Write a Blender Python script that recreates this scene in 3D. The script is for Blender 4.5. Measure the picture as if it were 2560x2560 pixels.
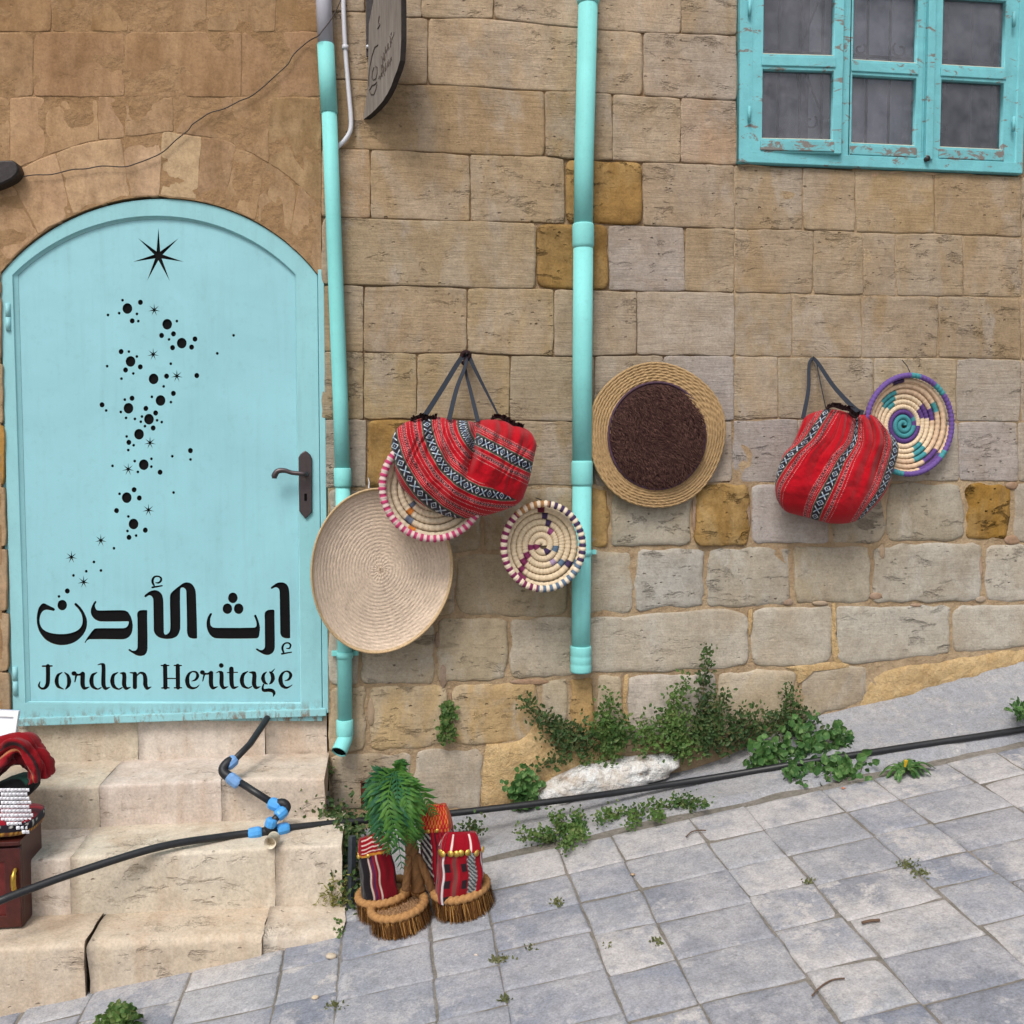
import bpy, bmesh, math, random
from mathutils import Vector, Matrix, noise
import numpy as np
random.seed(7)
R=math.radians
for o in list(bpy.data.objects): bpy.data.objects.remove(o)
scene=bpy.context.scene
# ---------------------------------------------------------------- camera
F=2356.0; D=3.7; H=1.55
YAW=math.atan(300/F); PIT=math.atan(130/F)
CAM=Vector((0,-D,H))
FW=Vector((math.sin(YAW)*math.cos(PIT),math.cos(YAW)*math.cos(PIT),-math.sin(PIT)))
RT=Vector((math.cos(YAW),-math.sin(YAW),0)); UP=RT.cross(FW)
cd=bpy.data.cameras.new('camera'); cam=bpy.data.objects.new('camera',cd); scene.collection.objects.link(cam)
cd.sensor_width=36; cd.lens=F/2560*36; cd.clip_end=400; cd.clip_start=.05
M=Matrix((RT,UP,-FW)).transposed().to_4x4(); M.translation=CAM; cam.matrix_world=M
scene.camera=cam
scene.render.resolution_x=1024; scene.render.resolution_y=1024
# ---------------------------------------------------------------- sky, sun, exposure
SUN_EL=R(52); SUN_AZ=R(-28)          # azimuth measured from straight out of the wall, minus = from the left
w=bpy.data.worlds.new('World'); scene.world=w; w.use_nodes=True
nt=w.node_tree; bg=nt.nodes['Background']
sky=nt.nodes.new('ShaderNodeTexSky'); sky.sky_type='NISHITA'; sky.sun_disc=False
sky.sun_elevation=SUN_EL; sky.sun_rotation=R(180)-SUN_AZ; sky.dust_density=4; sky.ozone_density=1.2; sky.air_density=1.2
hs=nt.nodes.new('ShaderNodeHueSaturation'); hs.inputs['Saturation'].default_value=.42
nt.links.new(sky.outputs[0],hs.inputs['Color']); nt.links.new(hs.outputs[0],bg.inputs[0])
bg.inputs[1].default_value=.115
sl=bpy.data.lights.new('sun','SUN'); sl.energy=1.5; sl.angle=R(20); sl.color=(1,.965,.91)
so=bpy.data.objects.new('sun',sl); scene.collection.objects.link(so)
sd=Vector((math.sin(SUN_AZ)*math.cos(SUN_EL),-math.cos(SUN_AZ)*math.cos(SUN_EL),math.sin(SUN_EL)))
so.location=sd*20; so.rotation_euler=sd.to_track_quat('Z','Y').to_euler()
scene.view_settings.view_transform='Standard'; scene.view_settings.look='None'
scene.view_settings.exposure=0.44; scene.view_settings.gamma=1; scene.view_settings.use_curve_mapping=False
# ---------------------------------------------------------------- helpers
COL=scene.collection
def ray(x,y): return FW+RT*((x-1280)/F)-UP*((y-1280)/F)
def Wp(x,y,Y=0.0):
    r=ray(x,y); return CAM+r*((Y-CAM.y)/r.y)
GM,GS,GZ=.165,.042,.0697
def gz(X,Y): return GZ+GM*X+GS*Y
def Gp(x,y,dz=0):
    r=ray(x,y); n=Vector((-GM,-GS,1)); t=n.dot(Vector((0,0,GZ+dz))-CAM)/n.dot(r); return CAM+r*t
def Zp(x,y,z):
    r=ray(x,y); return CAM+r*((z-CAM.z)/r.z)
def lin(c):
    def f(v):
        v/=255.; return v/12.92 if v<=.04045 else ((v+.055)/1.055)**2.4
    return (f(c[0]),f(c[1]),f(c[2]))
def lerp(a,b,t): return a+(b-a)*t
def pl(pts,x):
    if x<=pts[0][0]:
        a,b=pts[0],pts[1]
    elif x>=pts[-1][0]: a,b=pts[-2],pts[-1]
    else:
        for a,b in zip(pts,pts[1:]):
            if a[0]<=x<=b[0]: break
    t=(x-a[0])/(b[0]-a[0]); return a[1]+(b[1]-a[1])*t
def nz(x,y=0,z=0): return noise.noise(Vector((x,y,z)))
def fbm(x,y=0,z=0,o=3):
    s=0;a=1;f=1
    for i in range(o): s+=a*nz(x*f,y*f,z*f); a*=.5; f*=2.1
    return s
def mesh(name,vs,fs,smooth=False,cols=None,fmat=None):
    me=bpy.data.meshes.new(name); me.from_pydata([tuple(v) for v in vs],[],fs)
    if smooth: me.polygons.foreach_set('use_smooth',[True]*len(me.polygons))
    if cols is not None:
        at=me.color_attributes.new('Col','FLOAT_COLOR','POINT')
        a=np.ones((len(vs),4),np.float32); a[:,:3]=np.array(cols,np.float32); at.data.foreach_set('color',a.ravel())
    me.update(); return me
def put(name,me,mat=None,parent=None,color=None,loc=None):
    o=bpy.data.objects.new(name,me); COL.objects.link(o)
    if mat is not None and not me.materials: me.materials.append(mat)
    if color is not None: o.color=(color[0],color[1],color[2],1)
    if loc is not None: o.location=loc
    if parent is not None:
        o.parent=parent; o.matrix_parent_inverse=Matrix.Translation(-Vector(parent.location))
    return o
def tag(o,label=None,cat=None,group=None,kind=None):
    if label: o['label']=label
    if cat: o['category']=cat
    if group: o['group']=group
    if kind: o['kind']=kind
    return o
def thing(name,label,cat,loc=(0,0,0),group=None):
    o=bpy.data.objects.new(name,None); COL.objects.link(o); o.location=loc; o.empty_display_size=.05
    return tag(o,label,cat,group)
def frames(pts):
    T=[]
    n=len(pts)
    for i in range(n):
        a=pts[max(i-1,0)]; b=pts[min(i+1,n-1)]; T.append((b-a).normalized())
    ref=Vector((0,0,1)) if abs(T[0].z)<.9 else Vector((0,1,0))
    u=T[0].cross(ref).normalized(); out=[]
    for t in T:
        u=(u-t*u.dot(t)).normalized(); out.append((t,u,t.cross(u)))
    return out
def tube_data(pts,rad,seg=12,caps=True,closed=False):
    pts=[Vector(p) for p in pts]; n=len(pts)
    if not hasattr(rad,'__len__'): rad=[rad]*n
    fr=frames(pts); vs=[];fs=[]
    for p,(t,u,v),r in zip(pts,fr,rad):
        for k in range(seg):
            a=2*math.pi*k/seg; vs.append(p+(u*math.cos(a)+v*math.sin(a))*r)
    for i in range(n-1):
        for k in range(seg):
            a=i*seg+k;b=i*seg+(k+1)%seg; fs.append((a,b,b+seg,a+seg))
    if caps:
        fs.append(tuple(range(seg-1,-1,-1))); fs.append(tuple((n-1)*seg+k for k in range(seg)))
    return vs,fs
def tube(name,pts,rad,mat,parent=None,seg=12,caps=True,color=None):
    vs,fs=tube_data(pts,rad,seg,caps); return put(name,mesh(name,vs,fs,True),mat,parent,color)
def smooth_path(pts,n=6):
    P=[Vector(p) for p in pts]; out=[]
    for i in range(len(P)-1):
        p0,p1,p2,p3=P[max(i-1,0)],P[i],P[i+1],P[min(i+2,len(P)-1)]
        for k in range(n):
            t=k/n; out.append(.5*((2*p1)+(p2-p0)*t+(2*p0-5*p1+4*p2-p3)*t*t+(3*p1-p0-3*p2+p3)*t**3))
    out.append(P[-1]); return out
def merge(parts):
    vs=[];fs=[]
    for v,f in parts:
        o=len(vs); vs+=list(v); fs+=[tuple(i+o for i in q) for q in f]
    return vs,fs
def box_data(x0,x1,y0,y1,z0,z1,bev=0.0):
    if bev<=0:
        vs=[Vector((x,y,z)) for x in(x0,x1) for y in(y0,y1) for z in(z0,z1)]
        return vs,[(0,1,3,2),(4,6,7,5),(0,4,5,1),(2,3,7,6),(0,2,6,4),(1,5,7,3)]
    bm=bmesh.new(); bmesh.ops.create_cube(bm,size=1)
    for v in bm.verts: v.co=Vector(((x0+x1)/2+v.co.x*(x1-x0),(y0+y1)/2+v.co.y*(y1-y0),(z0+z1)/2+v.co.z*(z1-z0)))
    bmesh.ops.bevel(bm,geom=list(bm.edges),offset=bev,segments=2,affect='EDGES',profile=.6)
    bm.verts.index_update(); vs=[v.co.copy() for v in bm.verts]; fs=[tuple(v.index for v in f.verts) for f in bm.faces]; bm.free(); return vs,fs
def box(name,x0,x1,y0,y1,z0,z1,mat,parent=None,bev=0.0,color=None):
    return put(name,mesh(name,*box_data(x0,x1,y0,y1,z0,z1,bev)),mat,parent,color)
def fill2d(name,contours,y0,y1,bevel=0.0):
    """flat sheet in the XZ plane from outer + hole contours [(X,Z)..], between depth y0 (front) and y1 (back)"""
    cu=bpy.data.curves.new(name,'CURVE'); cu.dimensions='2D'; cu.fill_mode='BOTH'
    cu.extrude=abs(y1-y0)/2-bevel; cu.bevel_depth=bevel; cu.bevel_resolution=1
    for c in contours:
        s=cu.splines.new('POLY'); s.points.add(len(c)-1); s.use_cyclic_u=True
        for p,q in zip(s.points,c): p.co=(q[0],q[1],0,1)
    o=bpy.data.objects.new(name,cu); COL.objects.link(o)
    bpy.context.view_layer.update()
    me=bpy.data.meshes.new_from_object(o.evaluated_get(bpy.context.evaluated_depsgraph_get()))
    bpy.data.objects.remove(o); bpy.data.curves.remove(cu)
    ym=(y0+y1)/2
    for v in me.vertices: x,z,d=v.co; v.co=(x,ym-d,z)
    me.name=name; return me
# ---------------------------------------------------------------- materials
class NT:
    def __init__(s,name):
        s.m=bpy.data.materials.new(name); s.m.use_nodes=True; s.t=s.m.node_tree; s.b=s.t.nodes['Principled BSDF']; s.L=s.t.links
    def n(s,k,**kw):
        q=s.t.nodes.new(k)
        for a,b in kw.items(): setattr(q,a,b)
        return q
    def put(s,sock,v):
        if v is None: return
        if hasattr(v,'is_linked') or hasattr(v,'links'): s.L.new(v,sock)
        else:
            if hasattr(sock.default_value,'__len__') and len(sock.default_value)==4 and len(v)==3: v=(*v,1)
            sock.default_value=v
    def pos(s,scale=(1,1,1),rnd=True):
        g=s.n('ShaderNodeNewGeometry'); mp=s.n('ShaderNodeMapping'); mp.inputs['Scale'].default_value=scale
        v=g.outputs['Position']
        if rnd:
            oi=s.n('ShaderNodeObjectInfo'); ml=s.n('ShaderNodeMath',operation='MULTIPLY'); s.L.new(oi.outputs['Random'],ml.inputs[0]); ml.inputs[1].default_value=53
            ad=s.n('ShaderNodeVectorMath',operation='ADD'); s.L.new(v,ad.inputs[0]); s.L.new(ml.outputs[0],ad.inputs[1]); v=ad.outputs[0]
        s.L.new(v,mp.inputs['Vector']); return mp.outputs[0]
    def noise(s,vec,scale,detail=4,rough=.6,dist=0):
        q=s.n('ShaderNodeTexNoise'); q.inputs['Scale'].default_value=scale; q.inputs['Detail'].default_value=detail; q.inputs['Roughness'].default_value=rough; q.inputs['Distortion'].default_value=dist
        s.L.new(vec,q.inputs['Vector']); return q.outputs['Fac']
    def vor(s,vec,scale,feature='F1',out='Distance'):
        q=s.n('ShaderNodeTexVoronoi',feature=feature); q.inputs['Scale'].default_value=scale; s.L.new(vec,q.inputs['Vector']); return q.outputs[out]
    def math(s,op,a,b=None,c=None):
        q=s.n('ShaderNodeMath',operation=op); s.put(q.inputs[0],a); s.put(q.inputs[1],b)
        if c is not None: s.put(q.inputs[2],c)
        return q.outputs[0]
    def ramp(s,v,stops,interp='LINEAR'):
        q=s.n('ShaderNodeValToRGB'); q.color_ramp.interpolation=interp; e=q.color_ramp.elements
        while len(e)<len(stops): e.new(.5)
        for i,(p,c) in enumerate(stops):
            e[i].position=p; e[i].color=(c,c,c,1) if not hasattr(c,'__len__') else (*c,1)
        s.L.new(v,q.inputs[0]); return q.outputs[0]
    def mix(s,f,a,b,mode='MIX'):
        q=s.n('ShaderNodeMix',data_type='RGBA',blend_type=mode); s.put(q.inputs[0],f); s.put(q.inputs[6],a); s.put(q.inputs[7],b); return q.outputs[2]
    def objcol(s): return s.n('ShaderNodeObjectInfo').outputs['Color']
    def attr(s,name='Col'):
        q=s.n('ShaderNodeAttribute',attribute_name=name); return q.outputs['Color']
    def bump(s,h,strength=.5,dist=.01,prev=None):
        q=s.n('ShaderNodeBump'); q.inputs['Strength'].default_value=strength; q.inputs['Distance'].default_value=dist; s.L.new(h,q.inputs['Height'])
        if prev is not None: s.L.new(prev,q.inputs['Normal'])
        return q.outputs[0]
    def done(s,col,rough=.8,normal=None,spec=.3,metal=0):
        s.put(s.b.inputs['Base Color'],col); s.put(s.b.inputs['Roughness'],rough); s.put(s.b.inputs['Specular IOR Level'],spec); s.put(s.b.inputs['Metallic'],metal)
        if normal is not None: s.L.new(normal,s.b.inputs['Normal'])
        return s.m
def stone_mat(name,streak=.5,pit=.4,blotch=.5,stain=.3,light=(172,164,156),dark=(120,98,70),bstr=.6,grain=.5,warm=(164,138,106)):
    s=NT(name); base=s.objcol(); p=s.pos(); pw=s.pos(rnd=False)
    b1=s.math('MAXIMUM',s.math('MULTIPLY',s.ramp(s.noise(s.pos((2.6,2.6,1.1)),1.7,6,.62,.8),[(.47,0),(.56,1)]),.6),s.ramp(s.noise(s.pos((2.2,2.2,1.2),False),1.5,7,.66,.4),[(.52,0),(.60,1)]))
    b2=s.ramp(s.noise(p,6,6,.72,.5),[(.46,0),(.66,1)])
    b3=s.ramp(s.noise(pw,1.1,5,.6,.6),[(.40,0),(.64,1)])
    st=s.ramp(s.noise(s.pos((3.6,3.6,.9),False),1.9,7,.72,.3),[(.46,0),(.66,1)])
    c=s.mix(s.math('MULTIPLY',b1,.62*blotch),base,lin(light))
    c=s.mix(s.math('MULTIPLY',b3,.35*blotch),c,lin(warm))
    c=s.mix(s.math('MULTIPLY',b2,.40*blotch),c,lin(dark))
    c=s.mix(s.math('MULTIPLY',st,.55*stain),c,lin(dark))
    gr=s.noise(p,120,5,.75); lines=s.noise(s.pos((6,6,85)),1.0,5,.75,.35); md=s.noise(p,26,5,.7)
    c=s.mix(grain,c,s.mix(1,c,s.ramp(gr,[(.28,.50),(.5,1),(.76,1.36)]),'MULTIPLY'))
    c=s.mix(.5,c,s.mix(1,c,s.ramp(md,[(.3,.66),(.5,1),(.72,1.2)]),'MULTIPLY'))
    c=s.mix(.6*streak,c,s.mix(1,c,s.ramp(lines,[(.3,.70),(.5,1),(.75,1.14)]),'MULTIPLY'))
    # pits and flaked hollows, only in some places
    wh=s.ramp(s.noise(p,2.2,3,.5),[(.44,0),(.60,1)])
    pm=s.math('ADD',s.vor(s.pos((1,1,1.7)),19),s.math('MULTIPLY',s.noise(p,34,3),.4))
    pits=s.math('MULTIPLY',s.ramp(pm,[(.22,1),(.33,0)]),wh)
    fl=s.math('MULTIPLY',s.ramp(s.noise(s.pos((1,1,2.2)),8,6,.66,.35),[(.57,0),(.70,1)]),wh)
    c=s.mix(s.math('MULTIPLY',pits,.62*pit),c,lin((92,72,50)))
    c=s.mix(s.math('MULTIPLY',fl,.22*pit),c,lin(dark))
    n1=s.bump(s.noise(p,5,5,.6),.30*bstr,.03)
    n2=s.bump(lines,.60*streak*bstr,.010,n1)
    n3=s.bump(s.math('ADD',s.math('MULTIPLY',pits,-pit),s.math('MULTIPLY',fl,-pit*1.2)),.9*bstr,.016,n2)
    n4=s.bump(s.math('ADD',s.math('MULTIPLY',gr,.4),md),.40*bstr,.006,n3)
    return s.done(c,.93,n4,.12)
M_ASH=stone_mat('ashlar_stone',.85,.7,.8,.4,bstr=.95)
M_RUB=stone_mat('weathered_block',.45,.6,.8,.3,(182,178,170),(124,106,84),bstr=1.1,warm=(176,154,122))
M_OCH=stone_mat('ochre_block',.15,.9,1.1,.3,(170,146,104),(92,68,38),bstr=1.8,warm=(140,106,60))
M_ARCH=stone_mat('washed_arch_stone',.15,.25,.9,1.0,(186,156,122),(112,84,54),bstr=.5,warm=(158,118,78))
M_STEP=stone_mat('step_limestone',.12,.6,.3,.75,(206,198,188),(160,130,102),bstr=.9,warm=(196,172,146))
def mortar_mat(name,a,b,c3,bstr=.8):
    s=NT(name); p=s.pos(rnd=False)
    f=s.ramp(s.noise(p,3.2,5,.7,.5),[(.38,0),(.62,1)]); g=s.ramp(s.noise(p,23,4,.7),[(.35,0),(.7,1)])
    c=s.mix(f,lin(a),lin(b)); c=s.mix(s.math('MULTIPLY',g,.5),c,lin(c3))
    h=s.noise(p,60,5,.75); c=s.mix(.5,c,s.mix(1,c,s.ramp(h,[(.3,.6),(.7,1.3)]),'MULTIPLY'))
    return s.done(c,.95,s.bump(h,bstr,.01,s.bump(s.noise(p,9,5),.6,.04)),.1)
M_MORT=mortar_mat('ochre_mortar',(170,144,114),(116,98,78),(150,126,98))
M_POINT=mortar_mat('beige_pointing',(176,156,128),(146,126,100),(166,136,104),.7)
M_MORTY=mortar_mat('yellow_mortar',(194,164,118),(176,144,100),(206,184,146),1.0)
M_ARCHM=mortar_mat('arch_mortar',(146,116,84),(160,130,98),(130,102,72),.3)
def paint(name,col,rough=.42,var=.12,dirt=None,bump=.15,scale=6,peel=0,under=(120,96,86),rust=0):
    s=NT(name); p=s.pos(rnd=False); n1=s.noise(p,scale,5,.65,.4); n2=s.noise(p,scale*14,4,.7)
    c=s.mix(s.ramp(n1,[(.35,0),(.68,1)]),lin(col),tuple(v*(1-var) for v in lin(col)))
    c=s.mix(s.math('MULTIPLY',s.ramp(n2,[(.55,0),(.75,1)]),.18),c,lin(dirt or (90,110,110)))
    sk=s.ramp(s.noise(s.pos((13,13,.9),False),2.2,6,.7),[(.5,0),(.72,1)]); c=s.mix(s.math('MULTIPLY',sk,.16),c,lin(dirt or (90,110,110)))
    if peel:
        q=s.noise(s.pos((5,5,11),False),2.6,7,.75,.5); pk=s.ramp(q,[(.60-.05*peel,0),(.615-.05*peel,1)]); c=s.mix(s.math('MULTIPLY',pk,.85),c,lin(under))
    if rust:
        g=s.n('ShaderNodeNewGeometry'); sx=s.n('ShaderNodeSeparateXYZ'); s.L.new(g.outputs['Position'],sx.inputs[0])
        zz=s.ramp(s.math('MULTIPLY',s.math('SUBTRACT',sx.outputs[2],.55),8.),[(0,1),(.55,0)])
        k=s.math('MULTIPLY',zz,s.ramp(s.noise(s.pos((9,9,3),False),5,6,.8),[(.5,0),(.6,1)])); c=s.mix(s.math('MULTIPLY',k,rust),c,lin((120,84,52)))
    return s.done(c,rough,s.bump(n2,bump,.002,s.bump(n1,bump,.01)),.4)
M_DOOR=paint('turquoise_door_paint',(146,200,210),.6,.12,(110,150,155),.12,2.2,rust=.8)
M_FRAME=paint('turquoise_frame_paint',(144,199,206),.6,.12,(100,130,130),.2,5,rust=.9)
M_PIPE=paint('turquoise_pipe_paint',(130,208,206),.7,.10,(96,128,126),.2,5)
M_PIPEG=paint('grey_pipe_plastic',(172,172,182),.45,.06,(120,120,130),.08,5)
M_WIN=paint('peeling_turquoise_wood',(114,188,196),.7,.18,(80,120,125),.4,9,peel=.3)
M_WINP=paint('badly_peeled_turquoise_wood',(112,182,190),.7,.2,(80,120,125),.4,9,peel=1.9)
M_PUTTY=paint('pale_putty',(206,200,176),.8,.1,None,.3,20)
M_WHITE=paint('white_plastic',(206,206,214),.4,.05,None,.05,6)
def flat(name,col,rough=.6,spec=.3,metal=0,nb=0,ns=60,var=.25):
    s=NT(name); p=s.pos(); n=s.noise(p,ns,4,.65); k=lin(col)
    c=s.mix(s.ramp(n,[(.3,0),(.7,1)]),tuple(v*(1-var) for v in k),tuple(min(1,v*(1+var)) for v in k))
    return s.done(c,rough,s.bump(n,nb,.004) if nb else None,spec,metal)
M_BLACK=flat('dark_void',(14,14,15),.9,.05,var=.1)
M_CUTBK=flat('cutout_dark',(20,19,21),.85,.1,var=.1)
M_HOSE=flat('black_hose_plastic',(34,35,38),.42,.4,nb=.05)
M_BLUE=flat('blue_fitting_plastic',(72,150,214),.4,.45,var=.1,ns=25)
M_BLUEF=flat('faded_blue_fitting',(112,152,200),.6,.3,var=.18,ns=25)
M_FIT=flat('black_fitting_plastic',(30,31,36),.5,.35)
M_IRON=flat('dark_iron',(58,54,54),.5,.4,.6,.2,80,.2)
M_IRONL=flat('pale_iron',(150,140,130),.6,.3,.2)
M_HANDLE=flat('dark_bronze_handle',(84,74,76),.38,.5,.7,.05,60,.12)
M_STRAP=flat('grey_strap_webbing',(46,51,60),.85,.2,nb=.2,ns=300,var=.12)
M_FRILL=flat('dark_frill_fabric',(50,36,38),.95,.1,nb=.4,ns=160)
M_STEEL=flat('dark_steel_post',(58,66,74),.45,.5,.3)
M_BRASS=flat('brass',(196,160,70),.35,.5,.85,var=.15)
M_COIN=flat('gold_coin',(206,172,84),.4,.5,.6,.2,200,.2)
M_WOODD=flat('dark_red_wood',(70,30,26),.35,.45,nb=.08,ns=40)
M_CREAM=flat('cream_plastic',(206,194,172),.6,.3)
def vcol(name,rough=.9,bstr=.3,bs=220,spec=.12,sheen=0,mul=.25):
    s=NT(name); c=s.attr(); p=s.pos(); n=s.noise(p,bs,3,.7)
    c=s.mix(mul,c,s.mix(1,c,s.ramp(n,[(.3,.55),(.7,1.4)]),'MULTIPLY'))
    m=s.done(c,rough,s.bump(n,bstr,.003) if bstr else None,spec)
    if sheen: s.b.inputs['Sheen Weight'].default_value=sheen
    return m
M_FAB=vcol('woven_fabric',.95,.35,420,.08,.12)
M_COIL=vcol('coiled_palm_fibre',.85,.3,300,.15)
M_STRAW=vcol('plaited_straw',.8,.35,260,.18)
M_FUR=vcol('brown_faux_fur',.85,0,200,.2,mul=.4)
M_LEAF=None
def leaf_mat(name,a,b,c,trans=.25):
    s=NT(name); p=s.pos(); g=s.noise(p,9,3,.6); h=s.noise(p,55,2,.6)
    k=s.mix(s.ramp(g,[(.35,0),(.65,1)]),lin(a),lin(b)); k=s.mix(s.ramp(h,[(.5,0),(.72,1)]),k,lin(c))
    s.done(k,.55,None,.3)
    # thin leaves let some light through
    tr=s.n('ShaderNodeBsdfTranslucent'); s.L.new(k,tr.inputs[0]); mx=s.n('ShaderNodeMixShader'); mx.inputs[0].default_value=trans
    out=s.t.nodes['Material Output']; s.L.new(s.b.outputs[0],mx.inputs[1]); s.L.new(tr.outputs[0],mx.inputs[2]); s.L.new(mx.outputs[0],out.inputs[0]); return s.m
M_WEED=leaf_mat('weed_leaf',(54,86,42),(92,122,58),(126,134,82))
M_WEEDD=leaf_mat('dark_weed_leaf',(46,72,42),(74,100,54),(112,104,68))
M_BROAD=leaf_mat('broad_leaf',(50,88,46),(82,122,62),(124,152,92))
M_FERNL=leaf_mat('bright_fern_leaf',(50,94,38),(86,128,50),(44,96,52))
M_FERND=leaf_mat('bluish_fern_leaf',(36,84,60),(54,104,66),(48,94,46))
M_STEM=flat('plant_stem',(92,84,54),.8)
def glass_mat(nm,DUST):
    m=bpy.data.materials.new(nm); m.use_nodes=True; t=m.node_tree; t.nodes.clear()
    out=t.nodes.new('ShaderNodeOutputMaterial'); tr=t.nodes.new('ShaderNodeBsdfTransparent'); tr.inputs[0].default_value=(.80,.81,.84,1)
    gl=t.nodes.new('ShaderNodeBsdfGlossy'); gl.inputs['Roughness'].default_value=.06
    fr=t.nodes.new('ShaderNodeFresnel'); fr.inputs[0].default_value=1.45
    mx=t.nodes.new('ShaderNodeMixShader'); df=t.nodes.new('ShaderNodeBsdfDiffuse'); df.inputs[0].default_value=(*lin((178,178,188)),1)
    n=t.nodes.new('ShaderNodeTexNoise'); n.inputs['Scale'].default_value=9; n.inputs['Detail'].default_value=7; n.inputs['Roughness'].default_value=.75
    g=t.nodes.new('ShaderNodeNewGeometry'); t.links.new(g.outputs['Position'],n.inputs['Vector'])
    rp=t.nodes.new('ShaderNodeValToRGB'); rp.color_ramp.elements[0].position=.35; rp.color_ramp.elements[0].color=(DUST,DUST,DUST,1); rp.color_ramp.elements[1].position=.8; rp.color_ramp.elements[1].color=(DUST+.22,DUST+.22,DUST+.22,1)
    t.links.new(n.outputs[0],rp.inputs[0]); m2=t.nodes.new('ShaderNodeMixShader')
    t.links.new(fr.outputs[0],mx.inputs[0]); t.links.new(tr.outputs[0],mx.inputs[1]); t.links.new(gl.outputs[0],mx.inputs[2])
    t.links.new(rp.outputs[0],m2.inputs[0]); t.links.new(mx.outputs[0],m2.inputs[1]); t.links.new(df.outputs[0],m2.inputs[2]); t.links.new(m2.outputs[0],out.inputs[0]); return m
M_GLASS=glass_mat('dusty_window_glass',.07); M_GLASSC=glass_mat('clearer_window_glass',.03)
def pave_mat(name,slate,cement,cover,bstr=.6):
    s=NT(name); p=s.pos(); pw=s.pos(rnd=False)
    a=s.ramp(s.noise(pw,2.3,7,.72,.15),[(.45,0),(.58,1)]); b=s.ramp(s.noise(pw,9,7,.76,.1),[(.49,0),(.58,1)])
    c=s.mix(s.math('MULTIPLY',s.noise(pw,3.5,4),.55),s.objcol(),lin(slate))
    dk=s.ramp(s.noise(pw,17,6,.75),[(.58,0),(.68,1)]); c=s.mix(s.math('MULTIPLY',dk,.35),c,lin((96,99,108)))
    k=s.math('MULTIPLY',s.math('MAXIMUM',s.math('MULTIPLY',a,.65),s.math('MULTIPLY',b,.8)),cover)
    c=s.mix(k,c,lin(cement))
    sp=s.ramp(s.vor(p,26),[(.10,1),(.17,0)]); sp=s.math('MULTIPLY',sp,s.ramp(s.noise(p,6,3),[(.52,0),(.6,1)]))
    c=s.mix(s.math('MULTIPLY',sp,.45),c,lin((196,194,192)))
    g=s.noise(p,150,4,.7); c=s.mix(.6,c,s.mix(1,c,s.ramp(g,[(.27,.5),(.5,1),(.73,1.42)]),'MULTIPLY'))
    mm=s.noise(pw,34,6,.78); c=s.mix(.7,c,s.mix(1,c,s.ramp(mm,[(.32,.66),(.5,1),(.7,1.22)]),'MULTIPLY'))
    return s.done(c,.8,s.bump(g,.3*bstr,.004,s.bump(s.noise(pw,14,5,.65),.5*bstr,.02,s.bump(k,.25,.006))),.25)
M_PAVE=pave_mat('slate_paving',(126,130,140),(172,169,170),.85)
M_PAVEC=pave_mat('cement_smeared_paving',(146,147,152),(176,172,171),1.4)
M_CEM=pave_mat('cement_apron',(136,138,144),(156,154,154),1.0,.9)
# ================================================================ WALLS
ULEV=[0,.012,.035,.075,.15,.26,.38,.5,.62,.74,.85,.925,.965,.988,1]
VLEV=[0,.02,.06,.14,.28,.42,.57,.72,.86,.94,.98,1]
def stone(name,fx,mat,parent,color,front=0.0,rel=.004,edge=.010,rag=1.5,cr=.06,back=.03,seed=0,ew=.006,ul=ULEV,vl=VLEV):
    """fx(u,v)->(px,py) picture position on the wall face; a block with worn edges and uneven face"""
    vs=[];fs=[];nu=len(ul);nv=len(vl)
    for j,v in enumerate(vl):
        for i,u in enumerate(ul):
            uu=(u*2-1);vv=(v*2-1)
            k=1-cr*(abs(uu)**10)*(abs(vv)**10)
            px,py=fx((uu*k+1)/2,(vv*k+1)/2)
            e=min(min(u,1-u)*1.0,min(v,1-v)*.6)
            if e<.05:
                px+=rag*nz(px*.03,py*.03,seed)*1.6+rag*.5*nz(px*.11,py*.11,seed+5); py+=rag*nz(px*.03,py*.03,seed+9)*1.6+rag*.5*nz(px*.1,py*.1,seed+15)
            p=Wp(px,py,0)
            wpx=abs(fx(1,.5)[0]-fx(0,.5)[0])/637.; hpx=abs(fx(.5,1)[1]-fx(.5,0)[1])/637.
            em=min(min(u,1-u)*wpx,min(v,1-v)*hpx); fall=max(0,1-em/ew)
            y=front+edge*fall**1.6+rel*fbm(p.x*7+seed,p.z*9,seed*.7,3)
            vs.append(Vector((p.x,y,p.z)))
    for j in range(nv-1):
        for i in range(nu-1):
            a=j*nu+i; fs.append((a,a+nu,a+nu+1,a+1))
    ring=[i for i in range(nu)]+[j*nu+nu-1 for j in range(1,nv)]+[(nv-1)*nu+i for i in range(nu-2,-1,-1)]+[j*nu for j in range(nv-2,0,-1)]
    b=len(vs)
    for r in ring: q=vs[r]; vs.append(Vector((q.x,back,q.z)))
    m=len(ring)
    for k in range(m): fs.append((ring[k],ring[(k+1)%m],b+(k+1)%m,b+k))
    return put(name,mesh(name,vs,fs,True),mat,parent,color)
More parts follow.
